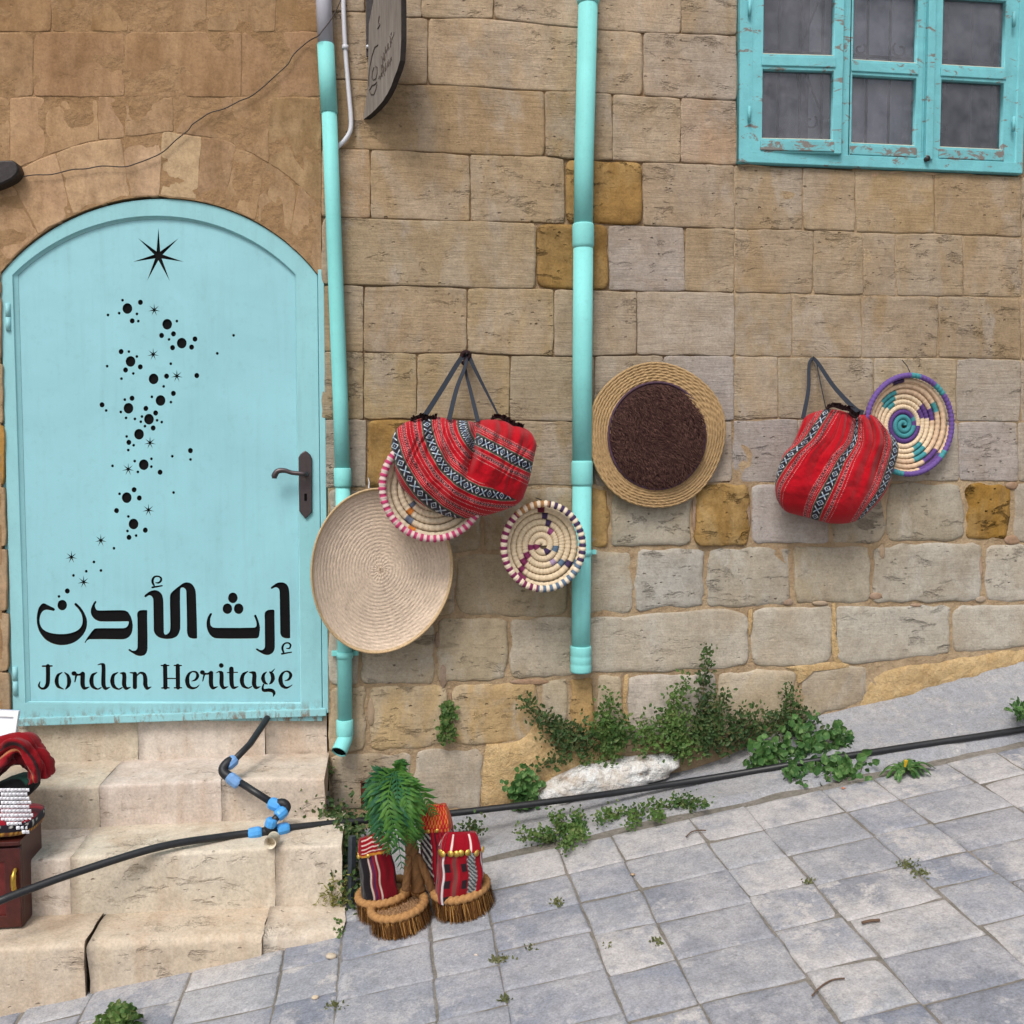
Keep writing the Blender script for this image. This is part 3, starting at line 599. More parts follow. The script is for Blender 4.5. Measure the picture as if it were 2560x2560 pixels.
# ================================================================ DOOR
def P2(x,y,Y=YD): q=Wp(x,y,Y); return (q.x,q.z)
door=thing('metal_door','turquoise arched metal door with cut-out stars and shop lettering','door',Wp(425,1795,YD))
IXL,IXR=Wp(62,1250,YD).x,Wp(744,1250,YD).x
inner=arch(IXL,IXR,ZS+.004,Wp(400,548,YD).z,Wp(400,1754,YD).z)
mid=arch(Wp(50,1250,YD).x,Wp(748,1250,YD).x,ZS+.003,Wp(400,541,YD).z,Wp(400,1758,YD).z)
GL=[('arabic_letter',[1885,15070,1901,15074,1925,15091,1988,15152,2018,15186,2080,15273,2108,15322,2136,15381,2165,15463,2177,15532,2176,15617,2162,15700,2132,15780,2084,15860,2041,15913,1997,15957,1934,16009,1863,16055,1776,16093,1687,16117,1597,16128,1509,16130,1423,16120,1335,16097,1246,16059,1169,16013,1121,15974,1059,15905,1007,15827,966,15746,937,15654,922,15570,917,15452,928,15346,947,15255,960,15216,977,15180,1012,15128,1042,15100,1070,15085,1090,15082,1114,15087,1142,15098,1228,15143,1328,15189,1361,15212,1370,15224,1373,15234,1368,15251,1356,15266,1344,15272,1329,15273,1257,15257,1200,15248,1159,15245,1132,15248,1107,15256,1086,15268,1064,15286,1049,15303,1027,15340,1007,15392,995,15443,989,15508,994,15575,1005,15617,1024,15662,1049,15701,1083,15736,1126,15767,1181,15796,1252,15820,1324,15836,1422,15848,1484,15852,1595,15851,1679,15842,1757,15828,1812,15813,1889,15785,1947,15751,1986,15717,2017,15681,2042,15636,2058,15580,2065,15522,2062,15458,2049,15392,2027,15333,1993,15273,1948,15212,1878,15142,1862,15119,1859,15107,1862,15095,1873,15079]),
('arabic_letter',[2385,15020,2395,15022,2404,15030,2411,15049,2408,15061,2384,15103,2376,15123,2374,15148,2378,15171,2387,15202,2404,15234,2419,15249,2435,15256,2470,15261,2602,15261,2910,15253,3052,15254,3097,15259,3134,15267,3180,15286,3198,15299,3224,15334,3267,15408,3285,15452,3305,15520,3320,15623,3319,15690,3306,15781,3294,15821,3278,15856,3241,15907,3209,15936,3181,15953,3147,15969,3111,15979,3074,15984,2982,15985,2583,15981,2244,15984,2213,15990,2184,16006,2165,16025,2137,16069,2129,16075,2119,16071,2117,16064,2121,16052,2139,16012,2166,15966,2248,15850,2304,15777,2344,15734,2370,15716,2400,15708,2518,15704,2925,15705,3059,15704,3110,15699,3146,15687,3181,15661,3202,15629,3216,15586,3221,15546,3214,15540,3199,15535,2694,15540,2517,15538,2480,15533,2442,15522,2385,15493,2337,15451,2307,15410,2278,15352,2268,15299,2275,15218,2298,15150,2339,15071,2367,15032]),
('arabic_letter',[3591,15249,3673,15254,3680,15263,3683,15281,3680,15425,3689,15934,3689,16209,3678,16279,3662,16320,3632,16362,3602,16383,3549,16398,3502,16403,3449,16396,3399,16378,3319,16333,3234,16279,3212,16259,3209,16250,3219,16233,3237,16224,3253,16230,3291,16257,3308,16265,3335,16270,3371,16268,3391,16260,3405,16249,3422,16228,3433,16199,3439,16155,3440,15821,3435,15460,3427,15383,3427,15355,3432,15322,3440,15303,3451,15289,3483,15265,3516,15255]),
('arabic_letter',[4664,14558,4705,14561,4740,14570,4767,14582,4799,14605,4831,14641,4854,14675,4875,14723,4891,14778,4899,14862,4921,15529,4929,15912,4927,15950,4922,15958,4913,15963,4856,15970,4798,15963,4758,15951,4738,15940,4713,15916,4698,15891,4686,15858,4679,15829,4673,15765,4674,15646,4667,15186,4656,14794,4647,14750,4627,14716,4590,14693,4557,14687,4535,14692,4520,14705,4507,14734,4503,14765,4503,15064,4509,15490,4508,15671,4507,15711,4501,15749,4473,15829,4441,15886,4412,15915,4364,15942,4310,15962,4247,15972,4172,15976,4095,15970,4012,15951,3962,15929,3912,15891,3890,15865,3869,15833,3855,15803,3845,15773,3841,15726,3842,15581,3833,15025,3830,14985,3823,14958,3798,14915,3776,14896,3760,14888,3742,14884,3721,14886,3700,14896,3654,14927,3635,14933,3625,14931,3614,14919,3607,14906,3608,14896,3620,14878,3636,14861,3725,14795,3776,14770,3842,14754,3867,14752,3900,14756,3958,14775,4007,14810,4042,14853,4060,14891,4072,14933,4086,15036,4097,15799,4104,15836,4113,15854,4135,15866,4159,15863,4180,15854,4199,15840,4229,15807,4245,15773,4256,15721,4259,15615,4248,15106,4248,14920,4253,14884,4262,14853,4285,14816,4321,14779,4415,14700,4531,14612,4572,14585,4601,14570,4629,14562]),
('hamza',[3902,14386,3932,14385,3972,14392,3998,14402,4024,14417,4039,14432,4050,14449,4057,14475,4056,14506,4049,14529,4030,14554,4007,14573,3975,14591,3961,14595,3940,14594,3884,14578,3878,14568,3885,14558,3939,14554,3960,14546,3977,14534,4001,14504,4004,14476,4000,14462,3990,14450,3958,14430,3922,14428,3881,14438,3868,14452,3855,14474,3843,14518,3848,14566,3869,14618,3874,14633,3870,14651,4049,14626,4065,14631,4069,14648,4063,14658,4054,14662,3811,14711,3797,14709,3785,14698,3782,14679,3793,14665,3841,14654,3804,14606,3786,14570,3782,14543,3782,14511,3791,14470,3811,14436,3839,14408,3868,14393]),
('arabic_letter',[5268,15324,5276,15324,5290,15330,5297,15337,5300,15348,5293,15374,5268,15431,5259,15477,5254,15539,5258,15597,5268,15631,5283,15653,5309,15675,5344,15689,5389,15694,5487,15696,5997,15697,6316,15691,6369,15687,6390,15676,6402,15664,6411,15640,6413,15624,6413,15588,6405,15538,6374,15452,6353,15413,6350,15399,6361,15377,6383,15363,6397,15371,6410,15390,6447,15475,6472,15554,6492,15636,6499,15688,6499,15742,6480,15885,6464,15930,6446,15947,6425,15958,6387,15962,6163,15967,5716,15968,5434,15962,5387,15958,5352,15947,5314,15927,5286,15907,5256,15877,5230,15842,5203,15792,5183,15739,5170,15686,5163,15628,5163,15574,5169,15524,5180,15474,5192,15435,5209,15400,5245,15344]),
('arabic_letter',[6763,15242,6816,15241,6847,15245,6859,15257,6864,15282,6862,15428,6871,15955,6871,16177,6865,16224,6850,16268,6818,16318,6776,16351,6732,16370,6700,16376,6669,16376,6629,16370,6584,16356,6510,16316,6423,16264,6398,16241,6395,16231,6412,16212,6426,16208,6491,16247,6521,16252,6546,16251,6566,16246,6584,16235,6601,16218,6614,16198,6620,16174,6624,16130,6619,15496,6614,15406,6616,15347,6624,15318,6635,15297,6668,15266,6702,15250]),
('arabic_letter',[7002,14557,7063,14559,7115,14574,7158,14602,7187,14636,7208,14676,7225,14739,7235,14827,7239,14909,7253,15517,7256,15941,7247,15955,7227,15960,7174,15962,7134,15957,7079,15939,7052,15920,7039,15906,7016,15864,7007,15823,6995,14999,6989,14796,6985,14761,6978,14739,6961,14713,6942,14698,6918,14686,6892,14683,6865,14689,6792,14725,6785,14723,6777,14715,6771,14698,6774,14686,6791,14666,6895,14590,6940,14570]),
('hamza',[7176,16052,7224,16058,7242,16067,7263,16082,7286,16113,7290,16128,7289,16148,7271,16196,7251,16222,7241,16228,7223,16232,7193,16228,7155,16220,7151,16214,7152,16206,7160,16200,7208,16196,7221,16189,7231,16174,7239,16150,7239,16130,7234,16119,7213,16098,7186,16092,7143,16098,7120,16115,7104,16138,7094,16163,7088,16196,7090,16219,7093,16241,7112,16296,7110,16313,7140,16310,7283,16289,7299,16293,7304,16308,7299,16317,7290,16321,7053,16370,7037,16368,7027,16358,7024,16342,7031,16330,7040,16324,7071,16317,7045,16268,7033,16233,7032,16193,7037,16164,7045,16139,7072,16098,7102,16074,7134,16059]),
('letter_dot',[1545,14996,1561,14995,1592,15002,1612,15011,1633,15027,1647,15043,1662,15068,1674,15117,1674,15139,1668,15172,1646,15213,1611,15244,1590,15254,1564,15259,1544,15259,1520,15254,1481,15231,1461,15209,1448,15187,1440,15163,1436,15135,1442,15084,1464,15042,1475,15029,1503,15009]),
('letter_dot',[5810,14815,5826,14814,5857,14821,5878,14830,5898,14846,5913,14862,5927,14887,5940,14935,5940,14958,5933,14991,5912,15032,5877,15063,5856,15073,5830,15078,5810,15078,5785,15073,5746,15050,5727,15028,5714,15005,5706,14982,5701,14954,5708,14903,5729,14861,5740,14848,5768,14827]),
('letter_dot',[5675,15086,5690,15086,5721,15092,5742,15102,5762,15117,5777,15134,5791,15158,5804,15207,5804,15230,5797,15263,5776,15304,5741,15335,5720,15344,5694,15350,5674,15350,5649,15344,5610,15322,5591,15300,5578,15277,5570,15254,5565,15226,5572,15175,5593,15133,5604,15120,5632,15099]),
('letter_dot',[5955,15086,5971,15086,6002,15092,6023,15102,6043,15117,6058,15134,6072,15158,6085,15207,6085,15230,6078,15263,6057,15304,6021,15335,6001,15344,5975,15350,5955,15350,5930,15344,5891,15322,5872,15300,5859,15277,5850,15254,5846,15226,5853,15175,5874,15133,5885,15120,5913,15099]),
('letter',[1190,16601,1209,16601,1222,16606,1249,16629,1306,16629,1316,16637,1319,16648,1316,16661,1306,16669,1258,16672,1253,16676,1255,16933,1253,17026,1244,17091,1224,17149,1200,17184,1176,17208,1142,17232,1103,17246,1056,17246,1027,17238,1004,17226,985,17211,962,17187,952,17169,945,17149,951,17111,989,17037,994,17033,1001,17032,1010,17038,1011,17045,998,17109,996,17128,1003,17150,1017,17168,1039,17183,1057,17187,1081,17186,1098,17175,1117,17146,1137,17087,1144,17028,1147,16847,1144,16678,1139,16674,1059,16676,1045,16667,1041,16650,1046,16641,1057,16634,1148,16631,1167,16610]),
('letter',[1548,16801,1557,16801,1562,16806,1562,16819,1498,16875,1489,16887,1477,16916,1471,16939,1467,16984,1469,17071,1479,17121,1499,17155,1518,17170,1587,17216,1595,17223,1597,17230,1593,17238,1583,17241,1522,17228,1461,17211,1434,17195,1414,17175,1395,17146,1376,17100,1364,17050,1362,17019,1369,16978,1383,16930,1400,16893,1423,16859,1441,16843,1464,16830]),
('letter',[1611,16801,1620,16801,1682,16832,1702,16844,1726,16866,1757,16926,1779,17007,1781,17039,1778,17069,1760,17134,1740,17168,1690,17209,1644,17240,1633,17240,1627,17232,1627,17222,1662,17150,1674,17103,1676,17056,1673,17027,1674,16972,1669,16933,1656,16890,1603,16818,1603,16807]),
('letter',[1831,16783,1866,16782,1888,16789,1907,16808,1917,16834,1952,16845,1969,16846,1993,16836,2015,16823,2032,16803,2057,16792,2073,16791,2090,16795,2106,16805,2119,16822,2126,16846,2121,17066,2126,17133,2133,17164,2137,17173,2144,17175,2230,17166,2237,17168,2239,17176,2233,17184,2181,17221,2145,17242,2109,17248,2079,17238,2058,17221,2040,17196,2023,17162,2011,17128,2005,17062,2008,16894,1928,16900,1887,17049,1881,17058,1873,17060,1863,17058,1858,17053,1856,17040,1875,16894,1829,16893,1811,16885,1794,16867,1785,16841,1787,16824,1794,16807,1809,16791]),
('letter',[2548,16573,2581,16577,2604,16587,2626,16607,2634,16629,2641,16727,2638,17014,2644,17127,2651,17156,2658,17172,2667,17179,2746,17172,2753,17174,2756,17179,2753,17187,2684,17238,2661,17249,2634,17252,2610,17244,2579,17220,2549,17174,2532,17126,2528,17020,2538,16779,2538,16703,2533,16634,2522,16624,2514,16622,2444,16633,2437,16630,2434,16625,2438,16616,2496,16585]),
('letter',[2419,16800,2431,16805,2432,16818,2363,16879,2354,16893,2343,16924,2338,16983,2344,17089,2353,17124,2370,17155,2398,17183,2434,17205,2456,17208,2524,17176,2532,17175,2540,17179,2544,17189,2539,17200,2477,17240,2444,17249,2397,17246,2348,17230,2302,17205,2278,17181,2258,17145,2241,17097,2231,17048,2229,17023,2240,16956,2258,16902,2281,16861,2302,16841,2324,16829]),
('letter',[3085,16798,3112,16801,3134,16814,3148,16832,3157,16863,3163,16912,3163,16950,3157,17085,3163,17138,3171,17164,3176,17174,3182,17178,3254,17171,3267,17172,3271,17178,3270,17186,3222,17223,3179,17248,3146,17252,3128,17245,3110,17233,3086,17208,3073,17186,3049,17128,3046,17056,3056,16939,3054,16884,3047,16862,3003,16839,2995,16833,2992,16826,2998,16818,3059,16802]),
('letter',[2942,16800,2951,16801,2956,16805,2959,16812,2956,16819,2885,16880,2876,16894,2866,16918,2859,16962,2865,17079,2876,17120,2895,17154,2912,17173,2951,17201,2970,17209,2979,17209,3048,17176,3059,17175,3065,17179,3069,17190,3065,17200,3004,17239,2973,17249,2920,17245,2872,17230,2825,17203,2801,17178,2779,17140,2763,17093,2753,17046,2752,17010,2765,16941,2779,16901,2804,16859,2821,16843,2844,16830]),
('letter',[3527,16792,3571,16796,3608,16809,3628,16822,3646,16843,3668,16891,3685,16962,3688,16998,3687,17084,3694,17139,3702,17168,3709,17174,3780,17162,3788,17168,3787,17176,3731,17227,3700,17245,3682,17249,3665,17246,3648,17238,3628,17222,3603,17184,3579,17124,3576,17095,3578,16987,3574,16924,3568,16889,3554,16868,3523,16851,3501,16847,3478,16859,3452,16882,3427,16909,3427,17180,3424,17196,3416,17212,3400,17227,3384,17233,3361,17233,3346,17228,3333,17219,3323,17204,3318,17185,3318,16850,3315,16846,3246,16830,3240,16821,3242,16810,3258,16803,3343,16800,3371,16794,3385,16796,3402,16803,3417,16818,3425,16836,3428,16860,3455,16827,3475,16810,3501,16797]),
('letter',[4122,16591,4139,16593,4153,16598,4177,16620,4226,16621,4233,16625,4238,16634,4238,16645,4229,16655,4186,16656,4181,16660,4185,16922,4186,16941,4191,16946,4377,16947,4389,16946,4392,16943,4390,16660,4386,16656,4354,16656,4344,16653,4337,16640,4342,16626,4354,16621,4394,16620,4417,16598,4444,16591,4470,16598,4493,16620,4537,16621,4547,16628,4550,16643,4543,16653,4534,16656,4502,16656,4498,16667,4503,17170,4508,17178,4540,17178,4552,17184,4556,17190,4557,17200,4547,17213,4498,17215,4474,17238,4445,17243,4420,17235,4400,17215,4356,17214,4344,17206,4341,17194,4348,17182,4359,17178,4391,17178,4395,17175,4393,16990,4393,16981,4389,16978,4187,16980,4190,17175,4195,17178,4228,17179,4237,17184,4243,17197,4235,17212,4224,17215,4186,17215,4163,17236,4146,17243,4133,17243,4111,17238,4088,17218,4041,17218,4029,17210,4026,17196,4033,17185,4077,17181,4081,17176,4074,16695,4071,16657,4025,16655,4016,16646,4016,16634,4020,16626,4028,16621,4077,16620,4097,16600]),
('letter',[4842,16769,4873,16770,4898,16776,4920,16785,4940,16801,4958,16824,4973,16852,4982,16885,4982,16910,4974,16933,4954,16969,4940,16985,4906,17016,4867,17031,4790,17038,4785,17031,4788,17023,4851,16988,4877,16960,4896,16923,4903,16878,4900,16857,4891,16834,4884,16826,4865,16817,4829,16810,4810,16811,4795,16819,4772,16839,4756,16861,4746,16886,4739,16911,4733,16953,4739,17072,4750,17111,4770,17145,4789,17161,4817,17175,4853,17179,4890,17172,4927,17158,4979,17114,4987,17115,4989,17122,4959,17170,4936,17194,4880,17224,4824,17238,4770,17234,4742,17225,4709,17209,4676,17182,4648,17132,4629,17062,4623,17005,4639,16936,4664,16876,4693,16833,4738,16798,4785,16779]),
('letter',[5040,16757,5076,16757,5095,16763,5116,16784,5125,16815,5155,16823,5175,16825,5196,16818,5224,16804,5248,16777,5266,16770,5283,16769,5298,16773,5314,16783,5324,16795,5332,16824,5328,17039,5334,17119,5342,17155,5347,17164,5357,17167,5431,17157,5445,17158,5449,17166,5443,17175,5385,17216,5356,17233,5337,17238,5317,17239,5297,17233,5285,17225,5269,17210,5248,17180,5233,17147,5222,17107,5217,17048,5221,16866,5129,16876,5082,17032,5078,17037,5069,17040,5057,17033,5055,17018,5080,16872,5039,16864,5021,16856,5004,16838,4997,16817,4998,16799,5007,16779,5021,16765]),
('letter_dot',[5524,16577,5545,16579,5566,16589,5581,16604,5591,16627,5591,16650,5581,16673,5564,16690,5539,16698,5516,16696,5498,16687,5479,16667,5472,16646,5473,16622,5483,16601,5503,16584]),
('letter',[5492,16770,5521,16770,5549,16778,5575,16797,5584,16815,5594,16879,5591,17067,5597,17125,5607,17156,5612,17160,5625,17162,5701,17157,5708,17159,5712,17164,5707,17174,5642,17216,5618,17228,5592,17234,5577,17234,5561,17228,5533,17206,5504,17159,5488,17115,5484,17079,5484,17017,5491,16885,5485,16828,5472,16815,5465,16813,5400,16834,5392,16829,5394,16822,5441,16788,5460,16778]),
('letter',[5774,16665,5791,16664,5806,16668,5825,16680,5835,16694,5842,16718,5844,16796,5937,16794,5945,16796,5951,16803,5951,16815,5942,16823,5845,16826,5842,16829,5841,16853,5841,16995,5847,17102,5853,17140,5860,17157,5868,17163,5941,17157,5962,17159,5965,17165,5963,17172,5935,17189,5871,17227,5840,17233,5825,17230,5802,17219,5775,17191,5760,17164,5745,17128,5739,17095,5731,17007,5728,16833,5724,16829,5680,16829,5673,16824,5670,16814,5674,16807,5681,16802,5728,16798,5726,16722,5730,16702,5748,16677]),
('letter',[6188,16775,6197,16776,6203,16780,6203,16794,6134,16857,6112,16897,6105,16924,6101,16967,6103,17057,6112,17100,6130,17134,6159,17160,6193,17179,6214,17184,6285,17151,6295,17150,6302,17153,6306,17163,6302,17173,6239,17214,6208,17223,6178,17224,6152,17221,6102,17207,6059,17182,6039,17161,6015,17117,5999,17066,5992,17023,5994,16980,6006,16929,6022,16887,6050,16840,6072,16821,6095,16808]),
('letter',[6319,16779,6355,16780,6381,16793,6398,16810,6409,16843,6416,16907,6405,17066,6410,17124,6422,17155,6435,17162,6508,17157,6518,17164,6515,17172,6463,17210,6433,17227,6415,17233,6393,17234,6360,17219,6334,17191,6311,17151,6297,17110,6293,17074,6308,16904,6305,16865,6298,16847,6233,16823,6220,16816,6216,16810,6222,16800]),
('letter',[6665,16787,6676,16792,6676,16802,6630,16864,6622,16896,6621,16929,6631,16993,6642,17030,6659,17062,6700,17096,6702,17106,6693,17115,6650,17114,6623,17110,6596,17096,6576,17076,6547,17035,6524,16981,6526,16945,6541,16888,6570,16838,6604,16814]),
('letter',[6865,16714,6875,16717,6875,16727,6816,16811,6844,16837,6861,16880,6873,16938,6874,16961,6870,16989,6846,17037,6804,17088,6779,17102,6739,17114,6728,17112,6725,17102,6745,17062,6770,16994,6773,16933,6755,16858,6728,16805,6728,16790,6734,16784,6742,16780,6773,16789]),
('letter',[6585,17093,6600,17094,6608,17106,6592,17179,6597,17204,6604,17219,6621,17221,6710,17207,6765,17212,6796,17218,6826,17228,6842,17236,6861,17255,6884,17293,6891,17334,6879,17367,6845,17409,6830,17427,6821,17425,6823,17354,6813,17329,6802,17318,6789,17311,6762,17303,6706,17297,6639,17303,6601,17302,6572,17293,6555,17279,6545,17262,6539,17240,6536,17201,6539,17183,6545,17158,6560,17129,6576,17099]),
('letter',[7160,16761,7190,16762,7217,16767,7244,16779,7268,16797,7286,16819,7302,16846,7311,16875,7310,16895,7301,16925,7285,16956,7261,16988,7243,17004,7203,17020,7117,17031,7111,17024,7113,17017,7184,16979,7208,16955,7226,16911,7228,16866,7224,16850,7214,16829,7193,16812,7165,16804,7142,16803,7132,16806,7116,16818,7095,16843,7079,16872,7068,16909,7063,16944,7072,17050,7080,17079,7094,17109,7110,17132,7127,17146,7144,17157,7166,17166,7189,17164,7242,17147,7303,17114,7312,17115,7314,17122,7277,17162,7230,17196,7182,17221,7150,17226,7095,17215,7042,17189,7013,17164,6981,17108,6962,17048,6955,16996,6966,16939,6992,16877,7029,16825,7063,16796,7101,16776])]
holes=[]
for nm,flatp in GL: holes.append((nm,[P2(flatp[i]/10.,flatp[i+1]/10.) for i in range(0,len(flatp),2)]))
def star(cx,cy,r0,r1,n=7,rot=0,sx=.93):
    return [P2(cx+sx*(r0 if i%2==0 else r1)*math.sin(rot+math.pi*i/n),cy-(r0 if i%2==0 else r1)*math.cos(rot+math.pi*i/n)) for i in range(2*n)]
holes.append(('star_cutout',star(396,639,70,11.5)))
q=.22774
for x,y in ((385.6,774.7),(383,886),(442,940),(375,1107),(320.5,1173),(371,1275),(252,1351),(178.6,1393),(209,1455)): holes.append(('star_cutout',star(x,y,16.5,3.6)))
def disc(cx,cy,rx,ry,n): return [P2(cx+rx*math.cos(2*math.pi*i/n),cy+ry*math.sin(2*math.pi*i/n)) for i in range(n)]
a3=lambda L:[(200+x*q,720+y*q) for x,y in L]; a4=lambda L:[(100+x*q,1120+y*q) for x,y in L]
big=a3([(520,225),(957,398),(1117,605),(555,806),(808,998),(884,1235),(532,1320),(757,1440),(648,1605),(700,1940)])+a4([(952,545),(1027,834)])
med=a3([(663,157),(573,361),(896,521),(1026,503),(1262,560),(1225,649),(1016,655),(451,698),(662,866),(500,900),(950,968),(1282,961),(1025,1157),(571,1210),(242,1282),(723,1322),(830,1372),(803,1537),(536,1694),(1212,1785)])+a4([(1318,266),(1033,458),(1090,549),(840,687),(1156,902),(977,981),(300,1570)])
sml=a3([(467,134),(307,296),(430,276),(625,284),(640,363),(1063,363),(977,564),(1686,520),(1507,718),(536,698),(624,752),(996,831),(298,858),(585,938),(455,995),(918,1080),(789,1195),(998,1253),(492,1225),(287,1345),(448,1361),(505,1426),(603,1437),(680,1411),(668,1468),(846,1452),(897,1472),(713,1517),(512,1629),(589,1726),(530,1779),(784,1875),(601,1900),(1013,1847),(1213,1882)])+a4([(796,196),(1074,262),(1222,205),(1466,489),(873,503),(970,752),(960,911),(1055,962),(812,1101),(592,1251),(669,1345),(508,1353),(367,1399),(208,1630)])
for x,y in big: holes.append(('round_cutout',disc(x,y,12.2,13.4,22)))
for x,y in med: holes.append(('round_cutout',disc(x,y,6.2,6.7,14)))
for x,y in sml: holes.append(('round_cutout',disc(x,y,3.5,3.7,10)))
M_EDGE=flat('raw_sheet_edge',(120,104,66),.8,.2)
pm=fill2d('panel',[inner]+[h for _,h in holes],YD,YD+.004); pm.materials.append(M_DOOR); pm.materials.append(M_EDGE)
for p in pm.polygons:
    if abs(p.normal.y)<.5: p.material_index=1
put('panel',pm,None,door)
for nm,h in holes: put(nm if nm!='letter_dot' else 'letter_dot',fill2d(nm,[h],YD+.0065,YD+.0075),M_CUTBK,door)  # near-black plates paint the unlit interior seen through the holes
put('dark_interior_sheet',fill2d('dark_interior_sheet',[[(IXL,DZB+.03),(IXR,DZB+.03),(IXR,ZS),(IXL,ZS)]],YD+.02,YD+.022),M_BLACK,door)  # black sheet added behind the plates as painted interior darkness
# leaf frame: raised ring, with a bevelled inner lip
def ring_sheet(name,o,i,yo,yi,mat):
    n=len(o); vs=[(x,yo,z) for x,z in o]+[(x,yi,z) for x,z in i]; fs=[(k,(k+1)%n,n+(k+1)%n,n+k) for k in range(n)]
    return vs,fs
put('leaf_frame',fill2d('leaf_frame',[outer,mid],YD-.014,YD+.02,.0025),M_FRAME,door)
vs,fs=ring_sheet('lip',mid,inner,YD-.010,YD-.0012,None); put('frame_lip',mesh('frame_lip',vs,fs),M_FRAME,door)
# fixed outer frame: side strips and threshold bar
box('jamb_strip',Wp(801,1250,.0).x,Wp(816,1250,0).x,-.002,.05,.562,ZS+.035,M_FRAME,door,.003)
box('jamb_strip',Wp(2,1250,.0).x,Wp(20,1250,0).x,.02,.06,.60,ZS-.03,M_FRAME,door,.003)
box('threshold_bar',Wp(42,1790,0).x,Wp(816,1790,0).x,-.008,.06,Wp(400,1803,0).z,Wp(400,1784,0).z,M_FRAME,door,.003)
for (x,y0,y1) in ((18,758,826),(36,1668,1738)):
    z0,z1=Wp(x,y1,YD-.02).z,Wp(x,y0,YD-.02).z; X=Wp(x,y0,YD-.02).x; g=(z1-z0)/2
    vs,fs=merge([tube_data([(X,YD-.014,z0),(X,YD-.014,z0+g-.001)],.009,12),tube_data([(X,YD-.014,z0+g+.001),(X,YD-.014,z1)],.009,12)])
    put('hinge',mesh('hinge',vs,fs,True),M_FRAME,door)
# handle
hd=[(748,1145),(752,1137),(758,1132),(763,1129),(768,1132),(774,1138),(778,1147),(778,1280),(764,1294),(750,1277)]
hp=put('handle_plate',fill2d('handle_plate',[[P2(x,y,YD-.022) for x,y in hd]],YD-.025,YD-.013,.003),M_HANDLE,door)
c=Wp(764,1184,YD-.03)
tube('handle_lever',smooth_path([(c.x,YD-.016,c.z),(c.x,YD-.05,c.z),(c.x-.012,YD-.058,c.z),(c.x-.05,YD-.058,c.z+.004),(c.x-.075,YD-.058,c.z+.012),(c.x-.10,YD-.058,c.z+.010),(c.x-.112,YD-.058,c.z-.004),(c.x-.114,YD-.058,c.z-.018)],5),
     [.010]*6+[.0085]*10+list(np.linspace(.0085,.0115,14))+[.0115]*3+[.0095]*3,M_HANDLE,hp,12)
kc=Wp(764,1243,YD-.026); box('keyhole',kc.x-.005,kc.x+.005,YD-.0275,YD-.02,kc.z-.014,kc.z+.014,M_BLACK,hp,.002)
# ================================================================ DRAINPIPES
def vpipe(pts,r,Y,name,parent,mat,seg=24):
    return tube(name,[Wp(x,y,Y) for x,y in pts],r,mat,parent,seg)
pa=thing('drainpipe','thin turquoise drainpipe with unpainted grey top beside the door','drainpipe',Wp(860,1870,-.05))
ra=.0285; Ya=-.045
vpipe([(807,-160),(809,0),(814,112)],ra*1.02,Ya,'grey_section',pa,M_PIPEG)
vpipe([(814,112),(823,283)],ra*1.1,Ya,'upper_section',pa,M_PIPE)
vpipe([(823,280),(833,540),(843,800),(851,1000),(856,1172)],ra,Ya,'pipe_section',pa,M_PIPE)
vpipe([(856,1170),(856,1172),(857,1212),(857,1220)],[ra*1.05,ra*1.16,ra*1.16,ra*1.0],Ya,'coupling',pa,M_PIPE)
vpipe([(857,1218),(861,1500),(862,1800)],ra*.98,Ya,'pipe_section',pa,M_PIPE)
vpipe([(862,1798),(862,1800),(862,1836),(862,1840)],[ra*1.0,ra*1.13,ra*1.13,ra*1.02],Ya,'coupling',pa,M_PIPE)
e0=Wp(862,1838,Ya); pts=smooth_path([e0,e0+Vector((0,-.004,-.012)),e0+Vector((-.008,-.02,-.03)),e0+Vector((-.020,-.045,-.052))],4)
vs,fs=tube_data(pts,ra*1.04,24,False); v2,f2=tube_data(list(reversed(pts)),ra*.9,24,False); put('outlet_elbow',mesh('outlet_elbow',*merge([(vs,fs),(v2,[tuple(reversed(q)) for q in f2]) if False else (v2,f2)]),True),M_PIPE,pa)
tube('outlet_mouth',[pts[-1]+(pts[-2]-pts[-1])*.7,pts[-1]+(pts[-2]-pts[-1])*.6],ra*.9,M_BLACK,pa,20)
cz=Wp(862,1637,Ya); ck=tube('clamp',[cz+Vector((0,0,-.012)),cz+Vector((0,0,.012))],ra*1.12,M_PIPE,pa,24); box('clamp_ear',cz.x-.052,cz.x+.052,-.03,-.008,cz.z-.008,cz.z+.012,M_PIPE,ck,.003)
pb=thing('drainpipe','wide turquoise drainpipe ending above the weeds between the baskets','drainpipe',Wp(1452,1680,-.06))
rb=.0385; Yb=-.052
vpipe([(1472,-200),(1470,5)],rb*1.0,Yb,'pipe_section',pb,M_PIPE)
vpipe([(1470,-30),(1470,-8),(1470,4),(1470,12)],[rb*1.03,rb*1.12,rb*1.12,rb*1.0],Yb,'coupling',pb,M_PIPE)
vpipe([(1470,8),(1460,400),(1458,566)],rb*.97,Yb,'pipe_section',pb,M_PIPE)
vpipe([(1458,560),(1458,565),(1458,612),(1458,624)],[rb*1.02,rb*1.1,rb*1.1,rb*.98],Yb,'coupling',pb,M_PIPE)
vpipe([(1458,618),(1456,900),(1455,1160)],rb,Yb,'pipe_section',pb,M_PIPE)
vpipe([(1455,1152),(1455,1157),(1455,1208),(1455,1216)],[rb*1.02,rb*1.1,rb*1.1,rb*.98],Yb,'coupling',pb,M_PIPE)
vpipe([(1455,1210),(1453,1500),(1452,1622)],rb*.98,Yb,'pipe_section',pb,M_PIPE)
